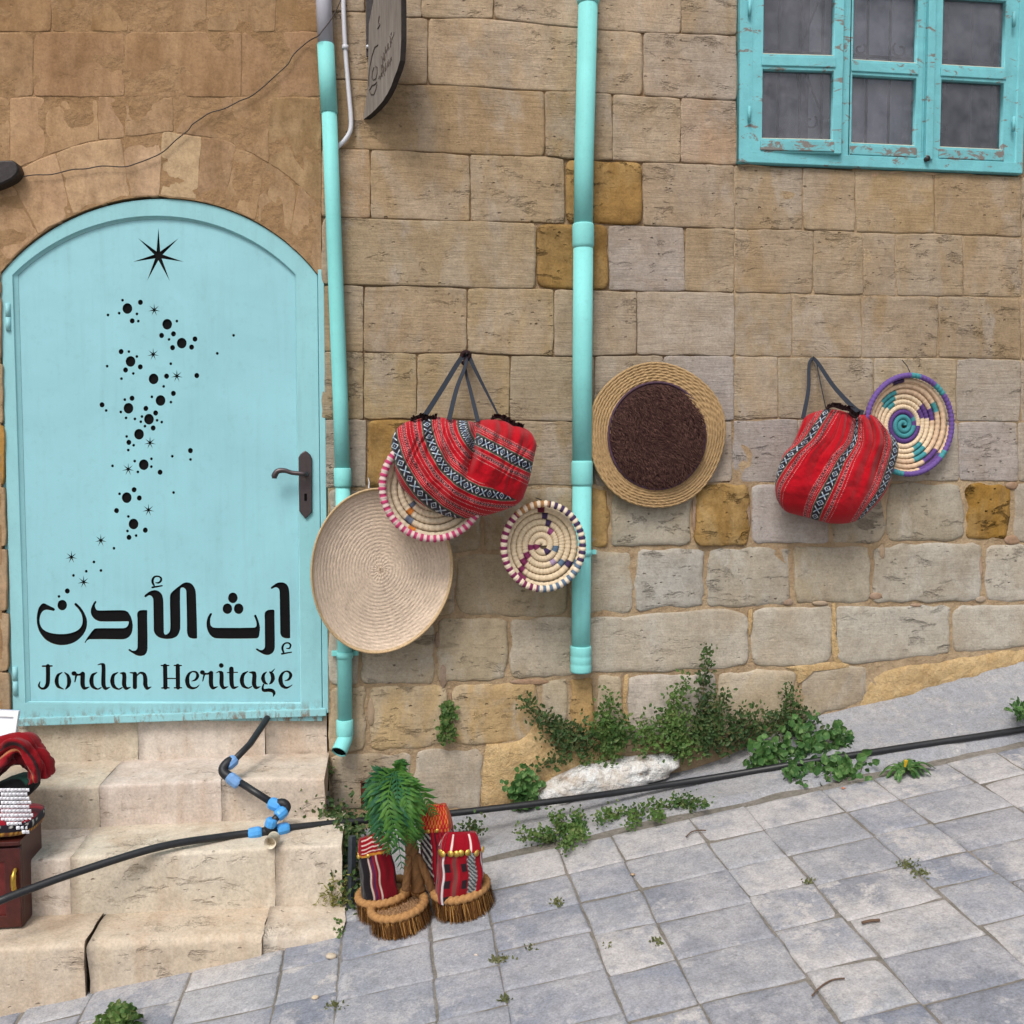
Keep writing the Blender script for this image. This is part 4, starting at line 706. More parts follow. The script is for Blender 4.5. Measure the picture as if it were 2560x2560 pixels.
vpipe([(1452,1614),(1452,1618),(1452,1636),(1452,1639),(1452,1642),(1452,1656),(1452,1659),(1452,1662),(1452,1676),(1452,1680)],[rb*1.03,rb*1.09,rb*1.09,rb*1.04,rb*1.09,rb*1.09,rb*1.04,rb*1.09,rb*1.09,rb*1.05],Yb,'end_socket',pb,M_PIPE)
cz=Wp(1453,1382,Yb); ck=tube('clamp',[cz+Vector((0,0,-.011)),cz+Vector((0,0,.011))],rb*1.08,M_PIPE,pb,24); box('clamp_ear',cz.x+.02,cz.x+.066,-.035,-.010,cz.z-.009,cz.z+.009,M_PIPE,ck,.003)
# white conduit
pc=thing('conduit','thin bent white plastic conduit behind the hanging wooden sign','conduit',Wp(845,365,-.02))
tube('tube',smooth_path([Wp(857,-150,-.02),Wp(858,0,-.02),Wp(863,118,-.02),Wp(872,230,-.02),Wp(877,290,-.02),Wp(876,325,-.02),Wp(862,350,-.02),Wp(843,368,-.02),Wp(835,374,-.01)],6),.0085,M_WHITE,pc,14)
c=Wp(863,119,-.02); tube('tube_clip',[c+Vector((0,0,-.008)),c+Vector((0,0,.008))],.0125,M_WHITE,pc,14)
# thin cable over the arch
M_CABLE=flat('thin_cable',(70,62,58),.7)
cab=[(8,460),(30,450),(60,441),(90,437),(130,436),(180,424),(215,422),(255,415),(310,417),(340,409),(380,394),(410,378),(440,350),(470,326),(480,312),(500,298),(525,282),(560,272),(600,252),(625,242),(655,220),(690,188),(720,160),(735,135),(770,104),(795,90),(805,78),(830,45),(850,5),(858,-15)]
cb=tube('cable',smooth_path([Wp(x,y,-.016 if x<780 else -.085) for x,y in cab],4),.0021,M_CABLE,None,6); tag(cb,'thin dark cable sagging across the arched wall','cable')
# dark bracket at the left edge
bk=put('wall_bracket',fill2d('wall_bracket',[[P2(x,y,-.05) for x,y in [(-60,408),(30,405),(38,410),(43,422),(41,432),(30,444),(6,456),(-60,480)]]],-.055,0.01,.006),M_IRON,None); tag(bk,'dark iron bracket end jutting from the arched wall','bracket')
# ================================================================ HANGING SIGN
sg=thing('hanging_sign','weathered grey wooden sign with worn carving, hung edge-on from the wall','sign',Wp(925,60,-.05))
o0=Wp(925,100,-.05); hd_=Vector((.5,-.866,0)); nrm=Vector((-.866,-.5,0))
def SP(x,y,off=0.0):
    r=ray(x,y); t=nrm.dot(o0-nrm*off-CAM)/nrm.dot(r); return CAM+r*t
face=[(945,-60),(1002,-60),(1003,20),(1003,100),(1000,150),(993,175),(985,195),(978,215),(968,235),(955,255),(940,272),(925,286),(908,299),(906,298),(912,270),(918,230),(920,180),(921,120),(922,60),(930,20)]
F1=[SP(x,y) for x,y in face]; F2=[p-nrm*.022 for p in F1]; n=len(F1)
s=NT('grey_weathered_wood'); p=s.pos((9,9,1.1),False); g=s.noise(p,7,6,.7,.3); c=s.mix(s.ramp(g,[(.3,0),(.7,1)]),lin((108,100,94)),lin((138,130,123))); M_GREYW=s.done(c,.85,s.bump(g,.35,.005),.2)
M_DARKW=flat('dark_wood_edge',(52,46,44),.7,.2,nb=.2)
M_CARVE=flat('carved_line',(88,78,72),.9,.1)
vs=F1+F2; fs=[tuple(range(n-1,-1,-1)),tuple(range(n,2*n))]+[(k,(k+1)%n,n+(k+1)%n,n+k) for k in range(n)]
me=mesh('board',vs,fs); me.materials.append(M_GREYW); me.materials.append(M_DARKW)
for q in list(me.polygons)[2:]: q.material_index=1
bd=put('board',me,None,sg)
# carved marks: an oval, bars and short strokes of a worn inscription
def carve(pts,w):
    P=[SP(x,y,-.0012) for x,y in pts]; return tube_data(P,w,5)
cv=[]
ov=[(936+10*math.cos(a)+6*math.sin(a)*.0,172+56*math.sin(a)) for a in [k*math.pi/10 for k in range(21)]]
cv.append(carve([(945,112),(937,118),(930,140),(925,165),(922,190),(922,215)],.0022))
cv.append(carve([(923,226),(930,214),(938,210),(942,205)],.0022)); cv.append(carve([(923,226),(928,236),(935,236),(940,222),(942,211)],.0022))
cv.append(carve([(935,168),(931,180),(930,195),(934,200),(940,196),(943,182),(943,168),(938,165)],.0018))
rs2=random.Random(5)
for i in range(26):
    t=i/25; x=952+30*t+rs2.uniform(-3,3); y=158-78*t+rs2.uniform(-8,8); l=rs2.uniform(6,16); cv.append(carve([(x,y),(x+rs2.uniform(-2,2),y+l)],.0015))
for i in range(22):
    t=i/21; x=950+26*t+rs2.uniform(-3,3); y=186-45*t+rs2.uniform(-6,6); cv.append(carve([(x,y),(x+rs2.uniform(-2,2),y+rs2.uniform(5,14))],.0014))
cv.append(carve([(948,40),(946,56),(950,62),(944,72)],.0024))
put('carving',mesh('carving',*merge(cv)),M_CARVE,bd)
b0=Wp(925,132,-.05); tp=Wp(928,-120,-.05)
box('bracket_plate',b0.x-.015,b0.x+.012,-.016,-.008,b0.z,tp.z,M_IRON,sg,.002)
box('bracket_arm',b0.x-.008,b0.x+.006,-.45,-.012,Wp(928,-90,-.05).z,Wp(928,-105,-.05).z,M_IRON,sg,.002)
c=Wp(919,118,-.02); tube('bolt',[c+Vector((0,.005,0)),c+Vector((0,-.008,0))],.006,M_WHITE,sg,10)
# ================================================================ WINDOW
win=thing('window','peeling turquoise wooden casement window with six visible panes and iron grille','window',Wp(2200,420,0))
def wx(x,Y=0.0): return Wp(x,250,Y).x
ZB=WZ0; ZTOP=4.10; YF=-.012
fr_o=[(WX0,ZB),(WX1,ZB),(WX1,ZTOP),(WX0,ZTOP)]
zs0=Wp(1870,383,0).z
fr_i=[(wx(1873),zs0),(wx(2536),zs0),(wx(2536),ZTOP-.05),(wx(1873),ZTOP-.05)]
put('outer_frame',fill2d('outer_frame',[fr_o,fr_i],YF-.012,.06,.003),M_WIN,win)
zp=[Wp(1900,352,0).z]; zm0,zm1=Wp(1890,176,0).z,Wp(1890,141,0).z
pane_h=zm0-zp[0]; mh=zm1-zm0
def casement(xa,xb,pa_,pb_,Y,rot=0.0,clear=False):
    """one sash: stiles, rails, glazing bars with putty beads, panes"""
    x0,x1,q0,q1=wx(xa),wx(xb),wx(pa_),wx(pb_)
    z0=zs0+.002; rows=[]; z=zp[0]
    while z+pane_h<ZTOP-.08: rows.append((z,z+pane_h)); z+=pane_h+mh
    zt=rows[-1][1]+mh
    contours=[[(x0,z0),(x1,z0),(x1,zt),(x0,zt)]]+[[(q0,a),(q1,a),(q1,b),(q0,b)] for a,b in rows]
    me=fill2d('sash',contours,Y,Y+.038,.003)
    o=put('casement',me,M_WIN,win)
    kids=[]
    for a,b in rows:
        g=put('pane',fill2d('pane',[[(q0-.004,a-.004),(q1+.004,a-.004),(q1+.004,b+.004),(q0-.004,b+.004)]],Y+.020,Y+.023),M_GLASSC if (clear and a<2.9) else M_GLASS,o); kids.append(g)
        kids.append(put('putty_bead',mesh('putty_bead',*box_data(q0,q1,Y+.004,Y+.019,a-.001,a+.006,.001)),M_PUTTY,o))
        kids.append(put('glazing_rail',mesh('glazing_rail',*box_data(q0-.004,q1+.004,Y-.006,Y+.012,a-mh*.82,a-mh*.12,.003)),M_WINP if a<3 else M_WIN,o))
    if rot:
        piv=Vector((x0,Y+.02,0)); T=Matrix.Translation(piv)@Matrix.Rotation(rot,4,'Z')@Matrix.Translation(-piv)
        for k in [o]+kids: k.data.transform(T)
    return o
casement(1874,2094,1900,2074,-.020,R(-3.5))
casement(2118,2300,2124,2286,-.016)
casement(2330,2534,2346,2504,-.016,0,True)
def bar(xa,xb,ya,yb,z0,z1,nm='mullion',m=None): return box(nm,wx(xa),wx(xb),ya,yb,z0,z1,m or M_WIN,win,.003)
bar(2098,2122,-.016,.05,zs0,ZTOP-.05,'mullion'); bar(2301,2329,-.012,.05,zs0,ZTOP-.05,'mullion')
bar(2306,2324,-.034,-.012,zs0-.004,ZTOP-.06,'cover_strip'); 
c=Wp(2316,398,-.03); tube('window_knob',[c+Vector((0,.02,0)),c+Vector((0,-.012,0))],[.008,.011],M_IRON,win,12)
for (x,y) in ((1874,20),(1873,285),(2535,48),(2534,310)):
    c=Wp(x,y,-.035); tube('hinge',[c+Vector((0,0,-.03)),c+Vector((0,0,.03))],.0065,M_WIN,win,10)
# iron grille behind the glass
gr=[]; Yg=.045
for x in (1945,1999,2054,2080,2166,2222,2296,2426,2478):
    X=Wp(x,250,Yg).x; gr.append(tube_data([(X,Yg,2.7),(X,Yg,4.1)],.0055,8))
for y in (137,372): z=Wp(2100,y,Yg).z; gr.append(tube_data([(WX0,Yg,z),(WX1,Yg,z)],.006,8))
def gpath(pts,r=.0048): gr.append(tube_data(smooth_path([Wp(x,y,Yg-.008) for x,y in pts],4),r,7))
gpath([(2045,5),(2020,70),(2002,120),(1998,150)]); gpath([(2012,175),(2030,225),(2050,275),(2056,300)]); gpath([(1992,175),(2000,250)])
def scroll(cx,cy,r,sgn=1):
    pts=[]
    for k in range(15): a=-math.pi*.3+k*.42; rr=r*(1-.045*k); pts.append((cx+sgn*rr*math.cos(a),cy+rr*math.sin(a)))
    gpath(pts,.0042)
scroll(2026,305,18); scroll(2086,305,16,-1); scroll(2150,122,15); scroll(2250,125,20,-1); scroll(2354,325,12); gpath([(2370,200),(2355,240),(2346,290)])
put('iron_grille',mesh('iron_grille',*merge(gr),True),M_IRON,win)
# room behind: curtain and dark interior
M_CURT=flat('grey_curtain',(226,224,232),.95,.1,var=.06,ns=12)
def curtain(x0,x1,z0,z1,Y,name,m):
    vs=[];fs=[];n=40
    for i in range(n+1):
        X=lerp(x0,x1,i/n); y=Y+.004*math.sin(X*70)+.003*math.sin(X*31+1)
        vs+= [(X,y,z0),(X,y,z1)]
    for i in range(n): a=2*i; fs.append((a,a+2,a+3,a+1))
    return put(name,mesh(name,vs,fs,True),m,win)
curtain(wx(1999,.16),wx(2075,.16),2.6,4.1,.075,'curtain',M_CURT)
curtain(wx(2090,.16),wx(2320,.16),2.6,4.1,.08,'curtain',M_CURT)
M_CURT2=flat('dim_curtain',(140,138,148),.95,.1,var=.08,ns=12); curtain(wx(1850,.2),wx(2004,.2),2.6,4.1,.10,'curtain',M_CURT2)
M_DUST=flat('dusty_dark_cloth',(92,94,104),.95,.1,var=.3,ns=14); curtain(wx(2335,.16),wx(2540,.16),Wp(2400,178,.16).z,4.1,.07,'blind',M_DUST)
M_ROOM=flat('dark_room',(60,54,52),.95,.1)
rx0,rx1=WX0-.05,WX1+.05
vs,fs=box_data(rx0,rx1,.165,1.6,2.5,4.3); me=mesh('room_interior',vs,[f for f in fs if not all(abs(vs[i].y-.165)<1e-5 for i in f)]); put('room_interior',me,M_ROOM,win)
# ================================================================ HOSE AND FITTINGS
M_='x'
hose=thing('water_hose','long black plastic water pipe running along the foot of the wall','hose',Wp(1200,2030,-.2))
hp_=[(-60,2280,-.74),(0,2252,-.72),(60,2228,-.69),(200,2178,-.62),(400,2117,-.52),(560,2091,-.43),(640,2081,-.40),(675,2076,-.385),(710,2071,-.37),(860,2056,-.31),(1000,2044,-.27),(1140,2032,-.24),(1400,2001,-.22),(1550,1980,-.22),(1700,1957,-.22),(1850,1933,-.22),(2000,1908,-.22),(2150,1885,-.22),(2300,1862,-.25),(2430,1843,-.25),(2560,1823,-.27),(2700,1802,-.28)]
def on_apron(x,y,r=.0125):
    Y=-.42
    while Y<-.02:
        p=Wp(x,y,Y)
        if p.z<=apron_z(p.x,Y)+r: return p
        Y+=.004
    return p
HP=[]
for x,y,Y in hp_:
    p=Wp(x,y,Y)
    if x>=1400:
        q=on_apron(x,y); t=min(1,(x-1400)/400.); p=p.lerp(q,t)
    HP.append(p)
HP=smooth_path(HP,8)
tube('pipe',HP,.0125,M_HOSE,hose,14)
br=thing('hose_branch','zigzag black pipe branch with blue compression fittings on the steps','pipe fitting',Wp(640,2060,-.4))
def nut(a,b,r,mat,n=9):
    a=Vector(a);b=Vector(b); d=(b-a); L=[0,.12,.3,.75,.9,1]; rr=[.78,.95,1,1,.9,.72]
    vs,fs=tube_data([a+d*t for t in L],[r*k for k in rr],10); return put('blue_nut',mesh('blue_nut',vs,fs),mat,br)
# tee on the main pipe
nut(Wp(621,2086,-.405),Wp(655,2080,-.40),.0215,M_BLUE); nut(Wp(690,2076,-.385),Wp(723,2069,-.37),.0215,M_BLUE)
tube('tee_body',[Wp(650,2081,-.40),Wp(695,2075,-.385)],.016,M_FIT,br,14)
tube('tee_outlet',[Wp(672,2078,-.392),Wp(675,2062,-.40)],.018,M_FIT,br,14)
nut(Wp(674,2068,-.40),Wp(681,2046,-.40),.0205,M_BLUE)
tube('pipe_piece',[Wp(680,2055,-.40),Wp(700,2036,-.38)],.0125,M_HOSE,br,12)
nut(Wp(692,2042,-.39),Wp(714,2024,-.37),.0215,M_BLUE)
tube('elbow_body',smooth_path([Wp(708,2030,-.375),Wp(716,2018,-.365),Wp(708,2008,-.36),Wp(694,2010,-.355)],4),.0165,M_FIT,br,12)
nut(Wp(703,2018,-.36),Wp(673,2006,-.345),.0225,M_BLUE)
tube('pipe_piece',[Wp(685,2010,-.35),Wp(600,1956,-.31)],.0125,M_HOSE,br,12)
nut(Wp(598,1962,-.31),Wp(570,1940,-.30),.0215,M_BLUEF)
tube('elbow_body',smooth_path([Wp(578,1944,-.30),Wp(562,1934,-.29),Wp(558,1922,-.28),Wp(568,1908,-.27),Wp(578,1902,-.26)],4),.0175,M_FIT,br,12)
nut(Wp(566,1916,-.27),Wp(590,1896,-.25),.0215,M_BLUEF)
tube('pipe_piece',[Wp(580,1906,-.26),Wp(625,1860,-.13),Wp(664,1802,-.02),Wp(676,1780,.03)],.0125,M_HOSE,br,12)
rg=tag(put('pipe_offcut',mesh('pipe_offcut',[],[]),None,None),'short cream plastic pipe offcut lying on a step under the blue tee','pipe offcut')
c=Zp(675,2108,.268); ax=Vector((.15,1,0)).normalized()
v1,f1=tube_data([c,c+ax*.05],.0205,20,False); v2,f2=tube_data([c,c+ax*.05],.0165,20,False)
n0=len(v1); ringf=[(k,(k+1)%20,n0+(k+1)%20,n0+k) for k in range(20)]
vs,fs=merge([(v1,f1),(v2,f2)]); fs+=ringf; v3,f3=tube_data([c+ax*.03,c+ax*.032],.0163,16); vs,fs=merge([(vs,fs),(v3,f3)])
rg.data=mesh('pipe_offcut',vs,fs,True); rg.data.materials.append(M_CREAM)
# leaning steel post
pst=put('steel_post',mesh('steel_post',*merge([tube_data([Wp(876,2300,-.52),Wp(881,2090,-.50)],.0135,4)])),M_STEEL,None); tag(pst,'short dark steel post leaning beside the palm-shaped basket','post')
# rusty wall anchor
an=thing('wall_anchor','rusty drilled iron strap on the stone left of the fern','bracket',Wp(910,1980,-.01))
M_RUST=flat('rusty_iron',(86,50,38),.9,.2,.2,.3,90)
c0=Wp(909,1982,-.012); box('strap',c0.x-.011,c0.x+.011,-.018,-.006,Wp(909,2008,-.01).z,Wp(909,1952,-.01).z,M_RUST,an,.002)
for y in (1960,1980,2000): c=Wp(909,y,-.019); tube('rivet',[c,c+Vector((0,-.004,0))],.006,M_BLACK if y!=1980 else M_RUST,an,10)
# ================================================================ WALL-HUNG BASKETS
CREAM=(206,188,160)
def basket_frame(cx,cy,Y,rx,ry,tilt_x=0.0,tilt_z=0.0):
    """local frame: e1 right, e2 up, e3 towards the viewer; radii in metres from picture radii"""
    c=Wp(cx,cy,Y); sx=(Wp(cx+rx,cy,Y)-Wp(cx-rx,cy,Y)).x/2; sz=(Wp(cx,cy-ry,Y)-Wp(cx,cy+ry,Y)).z/2
    m=Matrix.Rotation(tilt_z,3,'Z')@Matrix.Rotation(tilt_x,3,'X')
    return c,m,sx,sz
def coil_basket(name,label,cx,cy,Y,rx,ry,depth,ncoil,colf,rimf,flatfrac=.55,tilt_x=0,tilt_z=0,rot=0,hook=None,seg=180):
    c,m,sx,sz=basket_frame(cx,cy,Y,rx,ry,tilt_x,tilt_z)
    root=thing(name,label,'basket',c)
    tr=.5/ncoil*.98
    def prof(r): return -depth*max(0,(r-flatfrac)/(1-flatfrac))**1.5
    vs=[];fs=[];cols=[]; NS=seg*ncoil; SEG=7
    asp=(sx+sz)/2
    for k in range(NS+1):
        th=2*math.pi*k/seg; turn=k/seg; r=max(.012,(turn+.35)/(ncoil+.35))*(1-tr*.95)
        ir=int(turn); stitch=.90+.10*((k//2)%2) if r>.25 else 1
        ang=(th+rot)%(2*math.pi)
        col=lin(colf(ir,ang/(2*math.pi)*360)); vv=.9+.18*((k*7919)%13)/13.
        rd=tr*stitch*asp
        p=Vector((math.cos(ang)*r*sx,prof(r),math.sin(ang)*r*sz)); rdv=Vector((math.cos(ang),0,math.sin(ang)))
        for q in range(SEG):
            a=2*math.pi*q/SEG; vs.append(c+m@(p+rdv*(math.cos(a)*rd)+Vector((0,math.sin(a)*rd*.95,0)))); cols.append([x*vv for x in col])
    for k in range(NS):
        for q in range(SEG): a=k*SEG+q;b=k*SEG+(q+1)%SEG; fs.append((a,a+SEG,b+SEG,b))
    put('coil',mesh('coil',vs,fs,True,cols),M_COIL,root)
    vs=[];fs=[];cols=[]; NR=288; rr=tr*1.05*asp
    for k in range(NR):
        ang=2*math.pi*k/NR+rot; R0=1-tr*.7
        p=Vector((math.cos(ang)*R0*sx,prof(1.0)-rr*.3,math.sin(ang)*R0*sz)); rdv=Vector((math.cos(ang),0,math.sin(ang)))
        col=lin(rimf(ang/(2*math.pi)*360%360,k)); st=.93+.1*math.sin(k*1.57)
        for q in range(9):
            a=2*math.pi*q/9; sk=0
            vs.append(c+m@(p+rdv*(math.cos(a)*rr*st)+Vector((0,math.sin(a)*rr*st,0)))); cols.append(col)
    for k in range(NR):
        for q in range(9): a=k*9+q;b=k*9+(q+1)%9; k2=((k+1)%NR)*9; fs.append((a,k2+q,k2+(q+1)%9,b))
    put('rim',mesh('rim',vs,fs,True,cols),M_COIL,root)
    if hook:
        hx,hy=hook; a=Wp(hx,hy,-.01); b=c+m@Vector((0,prof(1),sz)); tube('hanging_loop',[a,(a+b)/2+Vector((.004,-.004,0)),b],.0018,M_STRAP,root,6)
    return root
NAVY=(66,52,84); MAG=(118,48,84); PUR=(92,66,124); TEA=(70,140,146); STE=(90,110,132); ORG=(186,110,46)
def within(a,lo,hi): a=(a-lo)%360; return a<=(hi-lo)%360
def colC(i,a):   # small tray
    if i>=5 and within(a,86,99): return (98,34,52)
    if i==4 and within(a,80,90): return NAVY
    if i==3 and within(a,66,80): return NAVY
    if i==2 and within(a,48,66): return (140,72,118)
    if i==0 and within(a,170,215): return MAG
    if i==1 and within(a,176,200): return MAG
    if i==2 and within(a,200,222): return MAG
    if i==3 and within(a,212,228): return MAG
    if i==4 and within(a,220,232): return MAG
    if i>=5 and within(a,226,242): return MAG
    if i==1 and within(a,335,358): return STE
    if i==0 and within(a,290,330): return NAVY
    if i==2 and within(a,298,312): return (156,136,164)
    if i==3 and within(a,312,326): return STE
    if i==4 and within(a,322,334): return NAVY
    if i>=5 and within(a,330,340): return STE
    return CREAM
def rimC(a,k):
    on=(k//4)%2==0
    c2=(160,118,76) if within(a,82,132) else NAVY if within(a,340,82) else STE if within(a,262,340) else MAG
    return c2 if on else (222,206,184)
coil_basket('basket_tray','small cream coil basket with striped purple rim, partly over the wide drainpipe',1355,1363,-.145,102,111,.05,6,colC,rimC,.62,tilt_z=R(-4),hook=(1340,1245))
def colB(i,a):
    if i==3 and within(a,216,226): return (92,100,118)
    if i==4 and within(a,220,231): return ORG
    if i==5 and within(a,228,240): return (92,100,118)
    if i>=6 and within(a,236,248): return ORG
    return (198,182,158)
def rimB(a,k): return (178,62,104) if (k//3)%2==0 else (206,184,178)
coil_basket('basket_tray','cream coil basket with pink striped rim hidden behind the wide red bag',1082,1217,-.20,131,134,.045,7,colB,rimB,.65)
def colD(i,a):
    if i<=1: return TEA
    if i==2: return PUR if not within(a,20,40) else TEA
    if i==4 and within(a,20,45): return PUR
    if i==5 and within(a,14,46): return PUR
    if i==6 and within(a,8,30): return PUR
    if i==4 and within(a,118,140): return TEA
    if i==5 and within(a,112,145): return TEA
    if i==6 and within(a,110,140): return TEA
    if i==7 and within(a,20,36): return TEA
    if i==4 and within(a,296,318): return TEA
    if i==5 and within(a,292,316): return TEA
    if i==6 and within(a,288,312): return TEA
    if i==7 and within(a,298,324): return PUR
    if i>=8 and within(a,288,322): return PUR
    if i==8 and within(a,98,114): return NAVY
    return (220,198,168) if i<6 else (206,178,150)
def rimD(a,k):
    for lo,hi in ((78,90),(40,56),(318,328),(248,262)):
        if within(a,lo,hi): return TEA
    return (104,80,142)
coil_basket('basket_bowl','round coil basket with teal centre and purple rim beside the upright red bag',2257,1063,-.032,117,127,.040,9,colD,rimD,.5,tilt_z=R(6),hook=(2255,900))
# ---- plaited straw trays
def straw_disc(name,cx,cy,Y,rx,ry,rows,prof,colf,root,r0=0.0,tilt_z=0.0,tilt_x=0.0,seg=150,amp=.5,wob=None,plait=3):
    c,m,sx,sz=basket_frame(cx,cy,Y,rx,ry,tilt_x,tilt_z); vs=[];fs=[];cols=[]; asp=(sx+sz)/2
    NR=rows*4
    for j in range(NR+1):
        r=lerp(r0,1,j/NR); row=j//4; ph=(j%4)/4
        for k in range(seg):
            a=2*math.pi*k/seg; aa=a+row*.37
            cell=math.sin(aa*seg/plait*.5*(.35+.65*max(r,.15))*1.0+(j%4)*.9+row*1.7+1.5*nz(aa*3,row*.7))
            hb=(math.sin(ph*math.pi)*.7+.3*cell)*amp/rows*asp*(1-r0)
            wv=wob(a,r) if wob else (0,1)
            y=prof(r)-hb+wv[0]; rr=r*wv[1]
            vs.append(c+m@Vector((math.cos(a)*rr*sx,y,math.sin(a)*rr*sz)))
            g=.93+.22*nz(math.cos(a)*r*38,math.sin(a)*r*38,row*.9)+.07*cell+.10*fbm(math.cos(a)*r*6,math.sin(a)*r*6,4); g*=(.94 if j%4==0 else 1)*(1+.10*nz(math.cos(a)*r*80,math.sin(a)*r*80,7))
            q=lin(colf(r,a)); cols.append([min(1,x*g) for x in q])
    for j in range(NR):
        for k in range(seg):
            a=j*seg+k;b=j*seg+(k+1)%seg; fs.append((a,a+seg,b+seg,b))
    # back sheet gives the tray its thickness
    n0=len(vs)
    for k in range(seg): p=vs[NR*seg+k]; vs.append(p+m@Vector((0,.012,0))); cols.append(cols[NR*seg+k])
    for k in range(seg): a=NR*seg+k;b=NR*seg+(k+1)%seg; fs.append((a,n0+k,n0+(k+1)%seg,b))
    me=mesh(name,vs,fs,True,cols); return put(name,me,M_STRAW,root),c,m,sx,sz
tray=thing('straw_tray','large round plaited straw tray covering the thin drainpipe','tray',Wp(951,1424,-.14))
_,c,m,sx,sz=straw_disc('plaited_disc',951,1424,-.125,175,205,22,lambda r:-.035*r**6,lambda r,a:(206,186,166) if r<.97 else (190,168,136),tray,tilt_z=R(8),tilt_x=R(3),
    wob=lambda a,r:(-.02*r*r*math.cos(a*2+.8),1+.018*math.sin(3*a+1)+.01*math.sin(2*a)),seg=240,amp=.22,plait=3)
pts=[c+m@Vector((math.cos(a)*sx*(1+.018*math.sin(3*a+1)+.01*math.sin(2*a)),-.036-.02*math.cos(a*2+.8),math.sin(a)*sz*(1+.018*math.sin(3*a+1)+.01*math.sin(2*a)))) for a in [2*math.pi*k/90 for k in range(91)]]
M_BIND=flat('straw_binding',(184,158,122),.8,.2,nb=.3,ns=120,var=.2)
tube('bound_edge',pts,.0042,M_BIND,tray,8,False)
tube('hanging_loop',[Wp(921,1195,-.02),Wp(923,1206,-.05),Wp(922,1220,-.14)],.0022,M_WHITE,tray,6)
mat=thing('fur_mat','round straw mat with a dark brown fur centre, right of the wide drainpipe','wall mat',Wp(1641,1089,-.04))
wobE=lambda a,r:(-.014*r*r*math.sin(2*a+.6)-.008*r*math.sin(3*a),1+.014*math.sin(2*a+2.2)+.008*math.sin(5*a))
straw_disc('straw_brim',1641,1089,-.045,170,185,10,lambda r:-.004,lambda r,a:(176,146,106),mat,r0=.62,seg=300,amp=.75,wob=wobE,plait=3)
c,m,sx,sz=basket_frame(1642,1090,-.05,121,133)
vs=[];fs=[];cols=[];rf=random.Random(4); NK=96; rr=[0,.3,.6,.82,.93,.985,1.0]; dep=[.030,.029,.026,.02,.014,.006,-.004]
for j,(r,d) in enumerate(zip(rr,dep)):
    for k in range(NK): a=2*math.pi*k/NK; vs.append(c+Vector((math.cos(a)*r*sx,-d,math.sin(a)*r*sz))); cols.append(lin((56,34,34)))
for j in range(len(rr)-1):
    for k in range(NK): a=j*NK+k;b=j*NK+(k+1)%NK; fs.append((a,a+NK,b+NK,b))
put('fur_backing',mesh('fur_backing',vs,fs,True,cols),M_FUR,mat)
tube('fur_piping',[c+Vector((math.cos(a)*sx,-.008,math.sin(a)*sz)) for a in [2*math.pi*k/90 for k in range(91)]],.0052,flat('plum_piping',(78,58,72),.8,.2),mat,8,False)
vs=[];fs=[];cols=[]
for i in range(6500):
    a=rf.uniform(0,2*math.pi); r=math.sqrt(rf.random())*.965; b=c+Vector((math.cos(a)*r*sx,-.027*(1-r**4)**.5-.002,math.sin(a)*r*sz))
    fa=R(-58)+.9*fbm(b.x*9,b.z*9,2)+rf.uniform(-.5,.5); L=rf.uniform(.012,.024); d=Vector((math.cos(fa),-.35+rf.uniform(-.15,.15),math.sin(fa)))
    tip=b+d*L; w=Vector((-math.sin(fa),0,math.cos(fa)))*rf.uniform(.0010,.0019); mid_=b+d*L*.5+Vector((0,-.004,0)); n0=len(vs)
    vs+=[b-w,b+w,mid_+w*.8,mid_-w*.8,tip]; fs+=[(n0,n0+1,n0+2,n0+3),(n0+3,n0+2,n0+4)]
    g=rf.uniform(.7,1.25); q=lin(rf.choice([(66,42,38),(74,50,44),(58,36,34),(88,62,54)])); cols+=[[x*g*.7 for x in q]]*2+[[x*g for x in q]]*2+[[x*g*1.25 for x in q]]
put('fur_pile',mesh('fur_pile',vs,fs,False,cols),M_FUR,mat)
# ================================================================ RED WOVEN BAGS
RED=lin((164,14,28)); RED2=lin((138,12,24)); GRN=lin((66,78,62)); NV=lin((34,30,44)); WHT=lin((206,208,214)); BLK=lin((40,22,30)); PNK=lin((206,140,140)); LBL=lin((150,170,188))
def xo(p,q,wob=0):
    """p along in [-1,1] per cell, q across; alternating ring and cross"""
    return p
def motif(b,qn,L):
    i=math.floor(b/L); p=(b/L-i)*2-1
    if abs(qn)>1: return False
    if i%2==0:
        d=abs(p)*.95+abs(qn)*.75; return (.56<d<.78) or d<.16
    return abs(abs(p)-abs(qn)*.9)<.17
def weave(a,b,P=345.):
    a=(a+P/2)%P-P/2
    s=abs(a)
    if s<58:
        if s<35: return (WHT if s>18 else LBL) if motif(b,a/36.,60) else NV
        if s<39: return BLK
        if s<54: return GRN
        return PNK if s<57 else RED2
    if abs(a-112)<13: return PNK if motif(b,(a-112)/12.,26) else BLK if abs(a-112)<11 else RED
    if abs(a+118)<12: return PNK if motif(b,(a+118)/11.,24) else BLK if abs(a+118)<10 else RED
    for d in (92,132,-96,-140,-78,165):
        if abs(a-d)<3.2: return PNK if (b/13.)%1<.5 else RED2
    return RED
